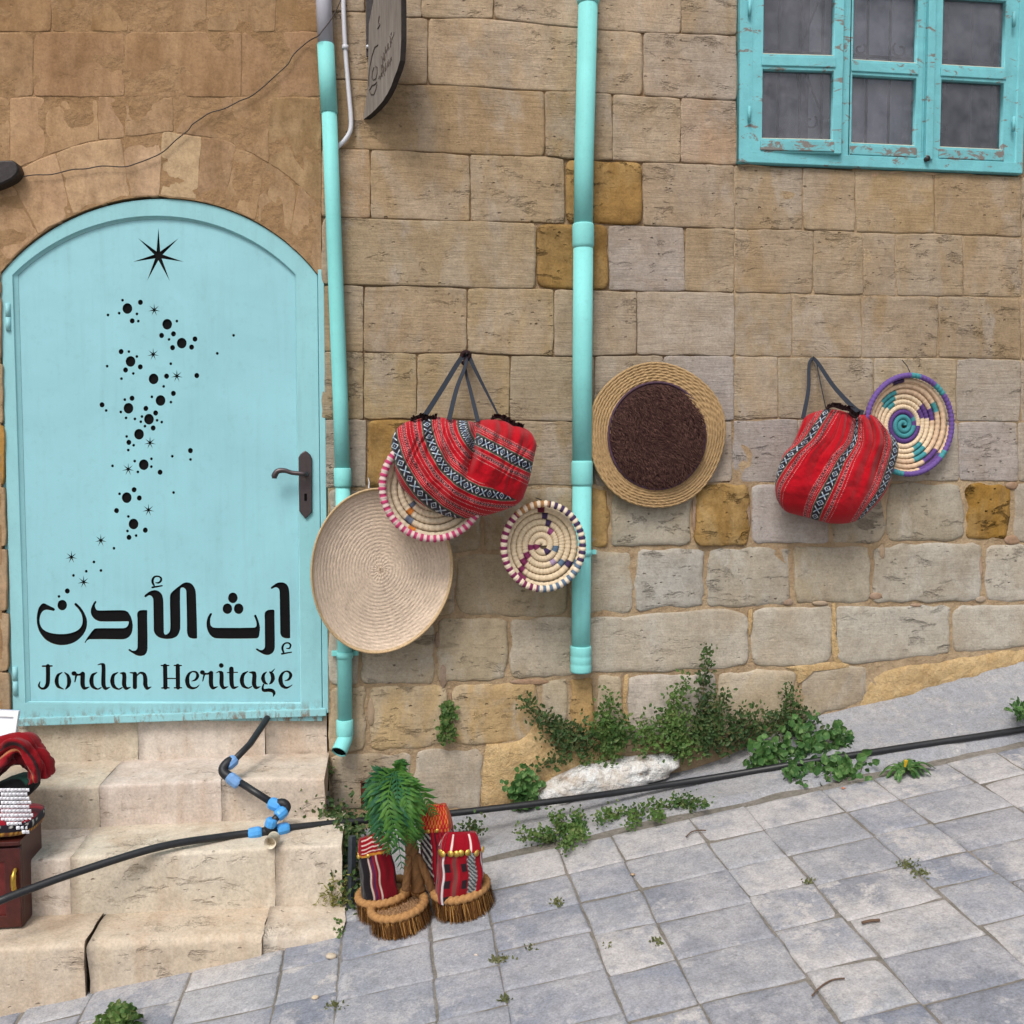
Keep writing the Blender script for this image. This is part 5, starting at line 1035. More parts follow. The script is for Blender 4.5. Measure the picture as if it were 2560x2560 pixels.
def coons(top,bot,lef,rig,nu,nv):
    """boundary polylines (picture points) -> grid of picture points"""
    def samp(pl_,n):
        P=smooth_path([(p[0],p[1],0) for p in pl_],8); L=[0]
        for a,b in zip(P,P[1:]): L.append(L[-1]+(b-a).length)
        out=[];j=0
        for i in range(n+1):
            t=L[-1]*i/n
            while j<len(L)-2 and L[j+1]<t: j+=1
            f=(t-L[j])/max(1e-6,L[j+1]-L[j]); out.append(P[j].lerp(P[j+1],min(1,f)))
        return out
    T=samp(top,nu);B_=samp(bot,nu);L_=samp(lef,nv);R_=samp(rig,nv); g=[]
    for j in range(nv+1):
        v=j/nv; row=[]
        for i in range(nu+1):
            u=i/nu
            row.append(T[i]*(1-v)+B_[i]*v+L_[j]*(1-u)+R_[j]*u-(T[0]*(1-u)*(1-v)+T[nu]*u*(1-v)+B_[0]*(1-u)*v+B_[nu]*u*v))
        g.append(row)
    return g
def bag_mesh(name,g,Y0,depthf,colorf,parent):
    nv=len(g)-1;nu=len(g[0])-1; vs=[];fs=[];cols=[]
    for j in range(nv+1):
        for i in range(nu+1):
            p=g[j][i]; d=depthf(i/nu,j/nv,p.x,p.y); q=Wp(p.x,p.y,Y0-d); vs.append(q); cols.append(colorf(i/nu,j/nv,p.x,p.y))
    for j in range(nv):
        for i in range(nu): a=j*(nu+1)+i; fs.append((a,a+nu+1,a+nu+2,a+1))
    # back half, coarse, closes the bag against the wall
    n0=len(vs); st=max(1,nu//24); sv=max(1,nv//24)
    iu=list(range(0,nu,st))+[nu]; jv=list(range(0,nv,sv))+[nv]
    idx={}
    for jj,j in enumerate(jv):
        for ii,i in enumerate(iu):
            if j in(0,nv) or i in(0,nu): idx[(jj,ii)]=j*(nu+1)+i
            else:
                p=g[j][i]; u=i/nu;v=j/nv; k=(4*u*(1-u)*4*v*(1-v))**.5; idx[(jj,ii)]=len(vs); vs.append(Wp(p.x,p.y,min(-.004,Y0+.08*k))); cols.append(RED)
    for jj in range(len(jv)-1):
        for ii in range(len(iu)-1): fs.append((idx[(jj,ii)],idx[(jj,ii+1)],idx[(jj+1,ii+1)],idx[(jj+1,ii)]))
    return put(name,mesh(name,vs,fs,True,cols),M_FAB,parent)
def strap(name,pts,wd,mat,parent,twist=None):
    P=smooth_path(pts,6); vs=[];fs=[]; n=len(P)
    for i,p in enumerate(P):
        t=(P[min(i+1,n-1)]-P[max(i-1,0)]).normalized(); w_=wd[0]+(wd[1]-wd[0])*i/(n-1) if isinstance(wd,tuple) else wd
        ang=(twist[0]+(twist[1]-twist[0])*i/(n-1)) if twist else 0
        s=t.cross(Vector((0,-1,0))).normalized(); nn=t.cross(s); s=s*math.cos(ang)+nn*math.sin(ang); nn=t.cross(s)
        for a,b in ((1,1),(-1,1),(-1,-1),(1,-1)): vs.append(p+s*(w_/2*a)+nn*(.0012*b))
    for i in range(n-1):
        for k in range(4): a=i*4+k;b=i*4+(k+1)%4; fs.append((a,b,b+4,a+4))
    fs+=[(3,2,1,0),tuple((n-1)*4+k for k in range(4))]
    return put(name,mesh(name,vs,fs),mat,parent)
def frill(pts,Y,w,parent,seed=0):
    rf=random.Random(seed); vs=[];fs=[]; P=smooth_path([Wp(x,y,Y) for x,y in pts],8)
    for i,p in enumerate(P): vs+=[p+Vector((0,.012*math.sin(i*1.9),rf.uniform(-.004,.002))),p+Vector((rf.uniform(-.005,.005),-.012+.014*math.sin(i*2.3+1),w*rf.uniform(.6,1.3)))]
    for i in range(len(P)-1): a=2*i; fs.append((a,a+2,a+3,a+1))
    P2_=[tube_data(P,.006,6)]
    v,f=merge([(vs,fs)]+P2_); return put('gathered_frill',mesh('gathered_frill',v,f,True),M_FRILL,parent)
# --- wide bag
z=.2588; zb=lambda x,y:(940+x*z,860+y*z)
Z=lambda L:[zb(x,y) for x,y in L]
bag1=thing('red_bag','wide red woven bag with dark patterned bands, slung by four grey straps','bag',Wp(1150,1300,-.2))
g=coons(Z([(190,830),(260,770),(350,735),(480,715),(600,705),(700,722),(800,735),(900,745),(960,760),(1020,735),(1120,728),(1220,735),(1330,780),(1430,810),(1500,860),(1540,930)]),
        Z([(245,1390),(340,1475),(450,1555),(580,1625),(700,1668),(850,1690),(1000,1672),(1150,1632),(1250,1600),(1340,1565),(1400,1515),(1425,1480)]),
        Z([(190,830),(155,930),(150,1030),(175,1180),(210,1310),(245,1390)]),Z([(1540,930),(1552,980),(1535,1060),(1510,1180),(1480,1320),(1425,1480)]),300,260)
def crease_x(y): return pl([(900+860*0,0),(900,0)] if False else [(700,985),(780,965),(900,965),(1000,945),(1100,925),(1200,890),(1300,880),(1700,860)],y)
def d1(u,v,px,py):
    x=(px-940)/z;y=(py-860)/z
    k=max(0,1-abs(2*u-1)**3.0)**.5*max(0,1-abs(2*v-1)**2.6)**.5
    d=.14*k
    cx=crease_x(y); s=math.exp(-((x-cx)/45)**2)*max(0,min(1,(1420-y)/350)); d-=.07*s*k
    d+=.020*math.exp(-((x-cx-120)/110)**2)*max(0,min(1,(1350-y)/300))*k+.012*math.exp(-((x-cx+130)/100)**2)*k
    s2=math.exp(-((x-pl([(700,440),(900,400),(1200,415),(1400,520)],y))/38)**2)*max(0,min(1,(1420-y)/500)); d-=.034*s2*k
    # gathers at the mouth
    d+=.017*math.sin(u*58+2*math.sin(u*9))*max(0,1-v*1.9)*k**.35+.006*math.sin(u*31+v*9)*k-.020*sum(math.exp(-((u-c_-.08*math.sin(v*4+c_*9))/.012)**2)*max(0,1-abs(v-m_)/.45) for c_,m_ in ((.12,.3),(.22,.25),(.34,.2),(.44,.35),(.70,.2),(.80,.3),(.90,.45)))*k+.006*fbm(px*.03,py*.03,8)*k
    d+=.010*fbm(px*.012,py*.012,3)*k
    d-=.02*math.exp(-((x-1420+.5*(y-1180))/55)**2)*k*(y>1150)
    return d
def c1(u,v,px,py):
    x=(px-940)/z;y=(py-860)/z; n=8*fbm(px*.02,py*.02,1)
    if x<crease_x(y) or y>1180+.50*(x-900)+100:
        dx,dy=x-1250,y-700; r=math.hypot(dx,dy); th=math.atan2(dy,dx)
        return weave(r-762+n+ (40 if False else 0),th*760)
    a=((y-930)-(x-990)*.52)*.887; b=((x-990)+(y-930)*.52)*.887
    return weave(a+n,b+10,520)
bag_mesh('bag_body',g,-.215,d1,c1,bag1)
frill(Z([(330,735),(400,715),(440,700),(520,720),(590,705)]),-.245,.012,bag1,1); frill(Z([(1110,725),(1180,705),(1260,740),(1340,785),(1420,800)]),-.235,.013,bag1,2)
frill(Z([(440,720),(470,760),(500,740)]),-.26,.012,bag1,3)
hk=zb(865,95)
def S1(x,y,Y): q=zb(x,y); return Wp(q[0],q[1],Y)
strap('strap',[S1(865,95,-.02),S1(800,170,-.06),S1(640,430,-.14),S1(465,705,-.245)],(.018,.019),M_STRAP,bag1)
strap('strap',[S1(880,100,-.025),S1(860,220,-.08),S1(780,430,-.16),S1(705,735,-.285)],(.012,.018),M_STRAP,bag1,(.9,.1))
strap('strap',[S1(850,110,-.02),S1(870,280,-.07),S1(920,480,-.15),S1(985,750,-.275)],(.009,.016),M_STRAP,bag1,(1.0,.1))
strap('strap',[S1(890,95,-.02),S1(940,210,-.06),S1(1060,450,-.12),S1(1190,705,-.235)],(.018,.007),M_STRAP,bag1,(.1,1.0))
hc=S1(865,95,-.0); tube('strap_knot',smooth_path([S1(820,150,-.035),S1(840,90,-.04),S1(880,80,-.04),S1(905,110,-.035),S1(860,170,-.04),S1(835,190,-.035)],4),.0085,M_FRILL,bag1,8)
nl=tube('wall_nail',[S1(878,92,.02),S1(878,92,-.065)],.0035,M_IRON,None,8); tag(nl,'iron nail holding the straps of the wide red bag','nail')
# --- upright bag
z2_=.2692; zc=lambda x,y:(1900+x*z2_,860+y*z2_); Z2=lambda L:[zc(x,y) for x,y in L]
bag2=thing('red_bag','upright red drawstring bag with one grey strap next to the teal basket','bag',Wp(2085,1300,-.2))
g=coons(Z2([(400,700),(450,655),(540,622),(620,604),(720,612),(820,640),(880,655),(940,655),(1010,652),(1090,690),(1150,780)]),
        Z2([(185,1500),(250,1560),(350,1590),(440,1612),(540,1640),(650,1665),(750,1670),(840,1660),(900,1640),(950,1610),(1010,1560)]),
        Z2([(400,700),(350,820),(300,930),(220,1020),(165,1170),(140,1300),(150,1420),(185,1500)]),Z2([(1150,780),(1240,860),(1285,950),(1275,1050),(1235,1180),(1190,1330),(1100,1470),(1010,1560)]),280,260)
gx,gy=zc(880,690)
def d2(u,v,px,py):
    k=max(0,1-abs(2*u-1)**2.6)**.5*max(0,1-abs(2*v-1)**2.4)**.5
    d=.135*k; gd=math.hypot(px-gx,(py-gy)*.6)/130.
    d-=.06*math.exp(-gd*gd*3)*k**.5
    fold=math.sin(u*44+3*math.sin(u*7)+v*1.5); d+=.018*fold*max(0,1-v*1.25)*k**.35
    d+=.012*fbm(px*.011,py*.011,9)*k+.006*fbm(px*.03,py*.03,6)*k-.022*sum(math.exp(-((u-lerp(.62+(c_-.5)*.55,c_,v**.6))/.013)**2)*max(0,1-v/.62) for c_ in (.12,.25,.36,.48,.60,.72,.85))*k**.6; d-=.03*math.exp(-((u-.80-.05*v)/.03)**2)*math.exp(-((v-.45)/.25)**2)
    return d
def c2(u,v,px,py):
    uu=u+.010*fbm(px*.014,py*.014,5)
    uc=lerp(.63,.40,v**.85); du=uu-uc
    a=1150*(du+.16*math.tanh(du/.09)*(1-v)**2.2)
    b=v*900
    return weave(a,b,560)
bag_mesh('bag_body',g,-.10,d2,c2,bag2)
frill(Z2([(620,600),(680,575),(760,600),(820,610),(870,640),(910,650)]),-.13,.014,bag2,5); frill(Z2([(830,640),(880,680),(910,660)]),-.175,.016,bag2,6)
def S2(x,y,Y): q_=zc(x,y); return Wp(q_[0],q_[1],Y)
strap('strap',[S2(485,125,-.012),S2(455,200,-.03),S2(450,420,-.07),S2(400,690,-.11)],(.010,.017),M_STRAP,bag2,(1.1,.2))
strap('strap',[S2(485,125,-.012),S2(540,180,-.03),S2(690,400,-.09),S2(880,600,-.15),S2(960,640,-.16)],(.013,.020),M_STRAP,bag2,(.5,0))
tube('drawstring',[S2(520,150,-.015),S2(560,350,-.06),S2(612,600,-.12)],.0022,M_STRAP,bag2,6)
nl=tube('wall_nail',[S2(487,150,.02),S2(487,150,-.035)],.003,M_IRON,None,8); tag(nl,'small nail holding the strap of the upright red bag','nail')
# ================================================================ PALM-SHAPED BASKET STAND
zp_=.2588; zq=lambda x,y:(840+x*zp_,1880+y*zp_)
TILT=Matrix.Rotation(math.atan(GM)*-1,3,'Y')
palm=thing('palm_basket_stand','palm-shaped wicker stand with three fringed trays on the paving','basket stand',Gp(1050,2270))
M_WICK=vcol('braided_wicker',.85,.4,200,.15,mul=.4); M_FRNG=vcol('dry_fringe',.9,.0,200,.1,mul=.5)
rf=random.Random(8)
def tray_(cx,cy,rx,h,parts):
    """cx,cy picture centre of the rim ellipse; h rim height above the paving"""
    q=zq(cx,cy); c=Gp(q[0],q[1],h); dpt=(c-CAM).dot(FW); r=rx*zp_*dpt/F
    ax=TILT@Vector((1,0,0)); az=TILT@Vector((0,0,1)); ay=Vector((0,1,0))
    vs=[];fs=[];cols=[];N=84;S=8; t=.0135
    for k in range(N):
        a=2*math.pi*k/N; rd=ax*math.cos(a)+ay*math.sin(a); st=1+.16*math.sin(k*2.1)
        for s in range(S):
            b=2*math.pi*s/S; vs.append(c+rd*(r-t+math.cos(b)*t*st)+az*(math.sin(b)*t*st)); g=.8+.4*((k*5+s*3)%7)/7; cols.append([x*g for x in lin((164,122,78))])
    for k in range(N):
        for s in range(S): k2=(k+1)%N; fs.append((k*S+s,k2*S+s,k2*S+(s+1)%S,k*S+(s+1)%S))
    rim=put('braided_rim',mesh('braided_rim',vs,fs,True,cols),M_WICK,palm)
    # woven floor: coarse interlaced ropes
    vs=[];fs=[];cols=[];
    for i in range(9):
        rr=(r-.02)*(i+.6)/9; n=40
        P=[c+(ax*math.cos(2*math.pi*k/n)+ay*math.sin(2*math.pi*k/n))*rr+az*(-.016+.004*math.sin(k*2.4+i)) for k in range(n+1)]
        v,f=tube_data(P,.0068,6,False); o=len(vs); vs+=v; fs+=[tuple(x+o for x in q2) for q2 in f]
        for k in range(len(v)): g=.6+.6*((k//6*13+i*7)%5)/5; cols.append([x*g for x in lin((150,116,84))])
    put('woven_floor',mesh('woven_floor',vs,fs,True,cols),M_WICK,palm)
    vs=[];fs=[];cols=[]
    for k in range(48):
        a=2*math.pi*k/48
        for hh in (.0,-h): vs.append(c+(ax*math.cos(a)+ay*math.sin(a))*(r-.012)+az*hh); cols.append(lin((58,38,24)))
    for k in range(48): fs.append((2*k,2*k+1,2*((k+1)%48)+1,2*((k+1)%48)))
    for i in range(900):
        a=rf.uniform(0,2*math.pi); rr=r-.004+rf.uniform(-.006,.004); b=c+(ax*math.cos(a)+ay*math.sin(a))*rr+az*rf.uniform(-.016,-.004)
        L=h*rf.uniform(.72,1.0); e=b-az*L+(ax*math.cos(a)+ay*math.sin(a))*rf.uniform(-.004,.008)+Vector((rf.uniform(-.006,.006),rf.uniform(-.004,.004),0))
        gl=gz(e.x,e.y)+.003
        if e.z<gl: e.z=gl
        w=Vector((-math.sin(a),math.cos(a),0))*rf.uniform(.0006,.0014); n0=len(vs); vs+=[b-w,b+w,e+w*.7,e-w*.7]; fs.append((n0,n0+1,n0+2,n0+3))
        col=lin(rf.choice([(96,62,32),(78,50,26),(110,74,40),(64,42,22),(168,124,70)])); cols+=[col]*4
    put('fringe',mesh('fringe',vs,fs,False,cols),M_FRNG,palm)
    return c,r
tA=tray_(470,1345,292,.065,None); tB=tray_(1200,1305,298,.07,None); tC=tray_(600,1480,300,.062,None)
def ZP(x,y,Y): q=zq(x,y); return Wp(q[0],q[1],Y)
Yt=(tA[0].y+tB[0].y+tC[0].y)/3-.0
def trunk(pts,rad,nm):
    P=smooth_path(pts,6); n=len(P); rr=[]
    for i in range(n): t=i/(n-1); rr.append(lerp(rad[0],rad[1],t)*(1+.13*math.sin(i*2.6)))
    vs,fs=tube_data(P,rr,12); cols=[]
    for i in range(len(vs)): g=.65+.6*((i//12*5+i%12*3)%7)/7; cols.append([x*g for x in lin((116,84,54))])
    put(nm,mesh(nm,vs,fs,True,cols),M_WICK,palm)
trunk([ZP(800,1330,Yt),ZP(760,1100,Yt-.01),ZP(720,880,Yt),ZP(660,600,Yt+.01),ZP(590,200,Yt+.01)],(.026,.016),'trunk')
trunk([ZP(675,1330,Yt-.035),ZP(690,1180,Yt-.035),ZP(705,1000,Yt-.02)],(.014,.012),'root')
trunk([ZP(925,1330,Yt-.02),ZP(860,1160,Yt-.025),ZP(780,990,Yt-.01)],(.015,.012),'root')
def frond(pts,L0,mat,nl=26,droop=.6,seed=0):
    r=random.Random(seed); P=smooth_path(pts,8); n=len(P); vs=[];fs=[]
    v,f=tube_data(P,[lerp(.0022,.0008,i/(n-1)) for i in range(n)],5); vs+=v;fs+=f
    for i in range(nl):
        t=(i+.5)/nl; fi=t*(n-1); k=min(n-2,int(fi)); p=P[k].lerp(P[k+1],fi-k); tg=(P[k+1]-P[k]).normalized()
        s=tg.cross(Vector((0,-1,.15))).normalized(); L=L0*(math.sin(math.pi*min(1,t*.86+.12))**.7)
        for sg in (-1,1):
            d=(s*sg+tg*(.45+r.uniform(-.15,.15))+Vector((0,r.uniform(-.35,.15),-droop*.3))).normalized(); e=p+d*L*r.uniform(.7,1.2)+Vector((0,r.uniform(-.01,.01),-L*.2*droop)); m_=(p+e)/2+Vector((0,-L*.08,L*.06))
            w=tg*L*.2; n0=len(vs); vs+=[p-w*.4,m_-w,e,m_+w,p+w*.4,m_+Vector((0,-.002,0))]; fs+=[(n0,n0+1,n0+5),(n0+1,n0+2,n0+5),(n0+2,n0+3,n0+5),(n0+3,n0+4,n0+5),(n0+4,n0,n0+5)]
    return put('frond',mesh('frond',vs,fs),mat,palm)
FR=[[(570,180,.0),(430,300,-.06),(375,600,-.08),(400,880,-.07)],[(560,170,.0),(470,400,-.08),(450,700,-.11),(505,990,-.10)],[(570,180,0),(600,420,-.10),(590,720,-.13),(620,1130,-.12)],[(580,180,0),(690,380,-.07),(720,650,-.09),(790,930,-.08)],
    [(590,170,0),(700,280,-.03),(830,430,-.04),(935,610,-.04)],[(560,180,0),(400,240,-.03),(345,430,-.05),(350,650,-.05)],[(580,200,0),(620,120,-.01),(610,70,-.01)],[(570,190,0),(520,460,-.12),(545,760,-.15),(500,960,-.14)],[(580,190,0),(660,420,-.10),(680,680,-.13),(700,880,-.12)],
    [(580,190,0),(640,260,.04),(740,380,.05),(800,560,.06)],[(560,190,0),(470,260,.05),(420,420,.07),(410,620,.07)],[(575,190,0),(640,470,-.05),(770,700,-.06),(800,820,-.06)],[(565,190,0),(430,420,-.04),(400,640,-.06),(440,800,-.06)]]
for i,f_ in enumerate(FR): frond([ZP(x+random.uniform(-25,25),y,Yt+dy) for x,y,dy in f_],.050 if i not in(6,) else .03,M_FERND if i in(1,2,5,10) else M_FERNL,19,.9,i)
# ---- embroidered covered boxes standing in the trays
def pouch(label,base,wd,dp,ht,colf,rotz,lean=0.0,coins=(),grp='embroidered pouches in the palm stand'):
    root=thing('embroidered_pouch',label,'pouch',base,grp)
    N=160;H_=80; vs=[];fs=[];cols=[]; rm=Matrix.Rotation(lean,3,'Y')@Matrix.Rotation(rotz,3,'Z')
    per=[]; rc=.22
    for f_ in range(4):
        for k_ in range(N//4):
            t_=(k_+.5)/(N//4)*2-1; s_=math.copysign(1,t_)*abs(t_)
            q_=1-rc*.5*abs(t_)**6; x_=t_*(1-rc*.16*abs(t_)**6)
            per.append((f_,t_*.5,{0:(x_,-q_),1:(q_,x_),2:(-x_,q_),3:(-q_,-x_)}[f_]))
    def pt2(uv,t,out=0):
        if t<.80: k=1.03-.07*t/.80; ky=k
        else: s=((t-.80)/.20); k=.96-.22*s**1.6; ky=.96-.72*s**1.3
        bul=1+.06*math.sin(min(1,t/.8)*math.pi)
        return base+rm@Vector(((wd/2*k*bul+out)*uv[0],(dp/2*ky*bul+out)*uv[1],ht*t+.006*nz(uv[0]*2,t*5,wd*90)))+Vector((.006*nz(t*4,uv[1]*2,wd*70),.005*nz(uv[0]*4,t*5,wd*50),0))
    def pt(a,t,out=0):
        cx,cy=math.cos(a),math.sin(a); m_=max(abs(cx),abs(cy)); return pt2((cx/m_,cy/m_),t,out)
    for j in range(H_+1):
        for (fc,s,uv) in per:
            t=j/H_; vs.append(pt2(uv,t)); cols.append(lin(colf(s,t,fc)))
    for j in range(H_):
        for i in range(N): a=j*N+i;b=j*N+(i+1)%N; fs.append((a,b,b+N,a+N))
    fs.append(tuple(H_*N+i for i in range(N)))
    put('cover',mesh('cover',vs,fs,True,cols),M_FAB,root)
    for (ang,t,r) in coins:
        p=pt(R(ang),t,.003); q=pt(R(ang),t,.007); d=(q-p).normalized(); tube('coin',[p,p+d*.0022],r,M_COIN,root,12)
    return root
def colL(s,t,f):
    if t>.76:
        if t<.80: return (190,130,50)
        return (132,12,26) if (abs((t*60)%3-1.5)>.5 or f!=0) else (210,190,180)
    if f==3 or s<-.28: return (34,30,34)
    if f==0:
        for lo,hi in ((-.28,-.23),(-.02,.03)):
            if lo<s<hi: return (196,176,166)
        if -.23<s<-.18: return (110,30,44)
        if -.18<s<-.13: return (60,40,80)
        if -.13<s<-.07: return (130,30,46)
    return (108,10,24)
def colR(s,t,f):
    if t>.78: return (134,12,28) if not(-.30<s<-.24 or .20<s<.26) else (214,196,190)
    if f==0 and .16<s<.36: 
        return ((150,150,150) if math.sin(t*90+s*60)>.3 else (54,62,64)) if t>.08 else (150,16,34)
    if -.46<s<-.40 : return (196,190,190)
    if -.40<s<-.24 or .0<s<.12: return (40,26,32) if int(t*8)%2==0 else (124,12,26)
    if -.22<s<-.04: return (112,60,56) if int(s*90)%2==0 else (150,22,36)
    return (132,12,26)
def colK(s,t,f):
    if t>.72: return (186,120,52) if (math.sin(s*60)*math.sin(t*70))>.1 else (170,20,38)
    if s<-.15: return (36,30,36) if math.sin(t*70+s*40)<.5 else (170,166,160)
    return (150,18,34) if int(s*30)%3 else (60,28,40)
bl=Gp(*zq(400,1400),.055); br_=Gp(*zq(1150,1400),.058); bb=Gp(*zq(990,1260),.062)
pouch('red pouch with black side and white stripes in the left fringed tray',Vector((tA[0].x-.012,tA[0].y-.02,tA[0].z-.02)),.105,.075,.225,colL,R(10),R(-7),[(a,.775,.007) for a in (190,215,245)],'embroidered pouches in the palm stand')
pouch('red pouch edged with gold coins in the right tray of the palm stand',Vector((tB[0].x-.008,tB[0].y-.035,tB[0].z-.02)),.135,.085,.215,colR,R(4),R(2),[(a,.785,.0105) for a in (215,228,242,256,268,286,305,330)])
pouch('dark patterned red pouch behind the gold coin pouch',Vector((tB[0].x-.062,tB[0].y+.045,tB[0].z-.02)),.105,.075,.285,colK,R(-8),R(-4),[(a,.74,.007) for a in (225,250,280)])
# ================================================================ GOODS AT THE LEFT EDGE
c0=Wp(57,2290,-.60)
c0.z=.058
cab=thing('small_cabinet','dark red wooden cabinet with brass pull on the bottom steps','cabinet',(c0.x-.15,c0.y+.1,.058))
ztop=Wp(50,2112,c0.y).z; x1=c0.x-.004;x0=x1-.36;yf=c0.y;yb=c0.y+.19
box('carcass',x0,x1,yf+.016,yb,.0585,ztop,M_WOODD,cab,.004)
put('door_frame',fill2d('door_frame',[[(x0+.004,.066),(x1-.002,.066),(x1-.002,ztop-.012),(x0+.004,ztop-.012)],[(x0+.045,.10),(x1-.045,.10),(x1-.045,ztop-.05),(x0+.045,ztop-.05)]],yf,yf+.016,.002),M_WOODD,cab)
M_WOODR=flat('red_wood_panel',(92,32,30),.4,.4,nb=.06,ns=40); box('door_panel',x0+.044,x1-.044,yf+.008,yf+.018,.099,ztop-.049,M_WOODR,cab,.002)
box('top_board',x0-.008,x1+.004,yf-.008,yb,ztop+.0005,ztop+.014,M_WOODD,cab,.003)
h0=Wp(36,2180,yf-.01); tube('brass_pull',smooth_path([(h0.x,yf-.001,h0.z+.005),(h0.x,yf-.016,h0.z-.004),(h0.x,yf-.022,h0.z-.03),(h0.x,yf-.016,h0.z-.056),(h0.x,yf-.001,h0.z-.064)],5),[.006]*6+[.008]*9+[.006]*6,M_BRASS,cab,10)
def lump(name,label,cat,c,sx,sy,sz,colf,mat,e=.6,seed=0,rot=None,amp=.12,n=60,folds=None):
    vs=[];fs=[];cols=[];m_=rot or Matrix.Identity(3); N=n;Hh=n//2
    for j in range(Hh+1):
        ph=-math.pi/2+math.pi*j/Hh
        for i in range(N):
            a=2*math.pi*i/N; f=lambda v:math.copysign(abs(v)**e,v)
            v=Vector((f(math.cos(ph))*f(math.cos(a))*sx,f(math.cos(ph))*f(math.sin(a))*sy,f(math.sin(ph))*sz))
            k=1+amp*fbm(v.x*14+seed,v.y*14,v.z*14+seed)
            if folds: k+=folds(v,a,ph)
            vs.append(Vector(c)+m_@(v*k)); cols.append(lin(colf(math.cos(a),math.sin(ph),a,v)))
    for j in range(Hh):
        for i in range(N): p=j*N+i;q=j*N+(i+1)%N; fs.append((p,q,q+N,p+N))
    o=put(name,mesh(name,vs,fs,True,cols),mat,None)
    if label: tag(o,label,cat)
    return o
cc=Vector((x1-.10,yf+.09,ztop+.05))
def colCu(cx,sp,a,v):
    if sp<-.05: return (184,140,60) if math.sin(a*40)>0 else (120,70,36)
    if sp<.35: return (190,186,180) if abs(math.sin(a*26))*1.2+abs((sp-.15)*4)<.9 and abs(math.sin(a*26))>.3 else (34,30,38)
    return (130,18,34) if int(a*12)%5 else (70,20,30)
lump('embroidered_cushion','red and black embroidered round cushion with gold fringe on the cabinet','cushion',cc,.135,.10,.032,colCu,M_FAB,.55,1,None,.03,90)
# crochet doily: open lattice of little white rosettes
vs=[];fs=[]
for i in range(9):
    for j in range(11):
        x=2+i*9.5+(j%2)*4.7; y=1975+j*10.5+.28*x*.0
        if y>2082-.55*max(0,60-x) and x<60: continue
        if x>80-.2*abs(y-2030): continue
        p=Wp(x,y,-.625+.0009*abs(x-30)+.0005*(2080-y)); n0=len(vs)
        for k in range(8): a=k*math.pi/4; r_=.0078*(1 if k%2 else .7); vs.append(p+Vector((math.cos(a)*r_,.0015*math.sin(k*3),math.sin(a)*r_)))
        vs.append(p+Vector((0,-.003,0))); fs+=[(n0+k,n0+(k+1)%8,n0+8) for k in range(8)]
dl=put('crochet_doily',mesh('crochet_doily',vs,fs),flat('white_crochet',(222,222,228),.9,.1)); tag(dl,'white crochet doily draped over the front of the embroidered cushion','doily')
def Lp(x,y,Y): return Wp(x,y,Y)
lump('black_pouch','black pouch with green and yellow trim under the red scarf','pouch',Lp(12,1985,-.42),.115,.06,.045,lambda cx,sp,a,v:(200,160,40) if sp<-.75 and math.sin(a*14)>0 else ((40,80,70) if cx>.75 and sp>0 else (26,26,28)),M_FAB,.75,3,Matrix.Rotation(R(-24),3,'Y'),.08)
def scarf():
    pts=[(-60,1960,-.44),(-20,1925,-.45),(10,1885,-.46),(45,1864,-.46),(75,1885,-.45),(95,1915,-.45),(100,1945,-.45)]
    P=smooth_path([Lp(*p) for p in pts],8); n=len(P); vs=[];fs=[];cols=[]; m_=60
    for i,p in enumerate(P):
        t=i/(n-1); tg=(P[min(i+1,n-1)]-P[max(i-1,0)]).normalized(); s=tg.cross(Vector((0,1,0))).normalized()
        wd=.026+.012*math.sin(t*math.pi)
        for k in range(m_):
            a=2*math.pi*k/m_; r_=1+.30*math.sin(a*3+t*7)+.20*math.sin(a*7-t*9)+.10*math.sin(a*13+t*14)+.3*fbm(p.x*30,p.z*30,a*1.5); vs.append(p+s*math.cos(a)*wd*r_+Vector((0,math.sin(a)*.045*r_,0)))
            q=(math.cos(a)*.5+.5); cols.append(lin((176,120,80) if .44<q<.49 else (84,20,26) if q<.25 else (52,30,34) if .66<q<.76 else (132,22,30)))
    for i in range(n-1):
        for k in range(m_): a=i*m_+k;b=i*m_+(k+1)%m_; fs.append((a,a+m_,b+m_,b))
    fs+=[tuple(range(m_)),tuple((n-1)*m_+k for k in reversed(range(m_)))]
    o=put('red_scarf',mesh('red_scarf',vs,fs,True,cols),M_FAB); tag(o,'crumpled red scarf with pale stripes heaped below the picture frame','scarf')
scarf()
lump('beige_cloth','crumpled beige cloth tucked behind the red scarf','cloth',Lp(-14,1885,-.40),.07,.05,.05,lambda cx,sp,a,v:(188,164,148),M_FAB,.8,5,Matrix.Rotation(R(-30),3,'Y'),.25)
pf=thing('picture_frame','white framed blank board leaning at the left edge below the door','picture frame',Lp(20,1880,-.3))
tl=[(-90,1770),(50,1776),(36,1872),(-90,1862)]
def quadp(L,Y0,Y1,ys): return [Lp(x,y,Y0+(Y1-Y0)*((y-1770)/100.)) for x,y in L]
o4=quadp(tl,-.22,-.27,0); i4=quadp([(-80,1784),(38,1790),(27,1864),(-80,1855)],-.22,-.27,0)
th=Vector((0,-.014,0)); vs=o4+i4+[p+th for p in o4]+[p+th for p in i4]; fs=[]
for k in range(4):
    l=(k+1)%4; fs+=[(8+k,8+l,12+l,12+k),(k,4+k,4+l,l),(k,l,8+l,8+k),(4+k,12+k,12+l,4+l)]
put('frame',mesh('frame',vs,fs),flat('white_frame',(220,218,220),.5,.3,var=.05),pf)
put('board',mesh('board',[p+Vector((0,-.004,0)) for p in i4],[(0,1,2,3)]),flat('white_board',(224,226,234),.4,.3,var=.03),pf)
put('back',mesh('back',[p+Vector((0,.004,0)) for p in o4],[(0,1,2,3)]),M_BLUEF,pf)
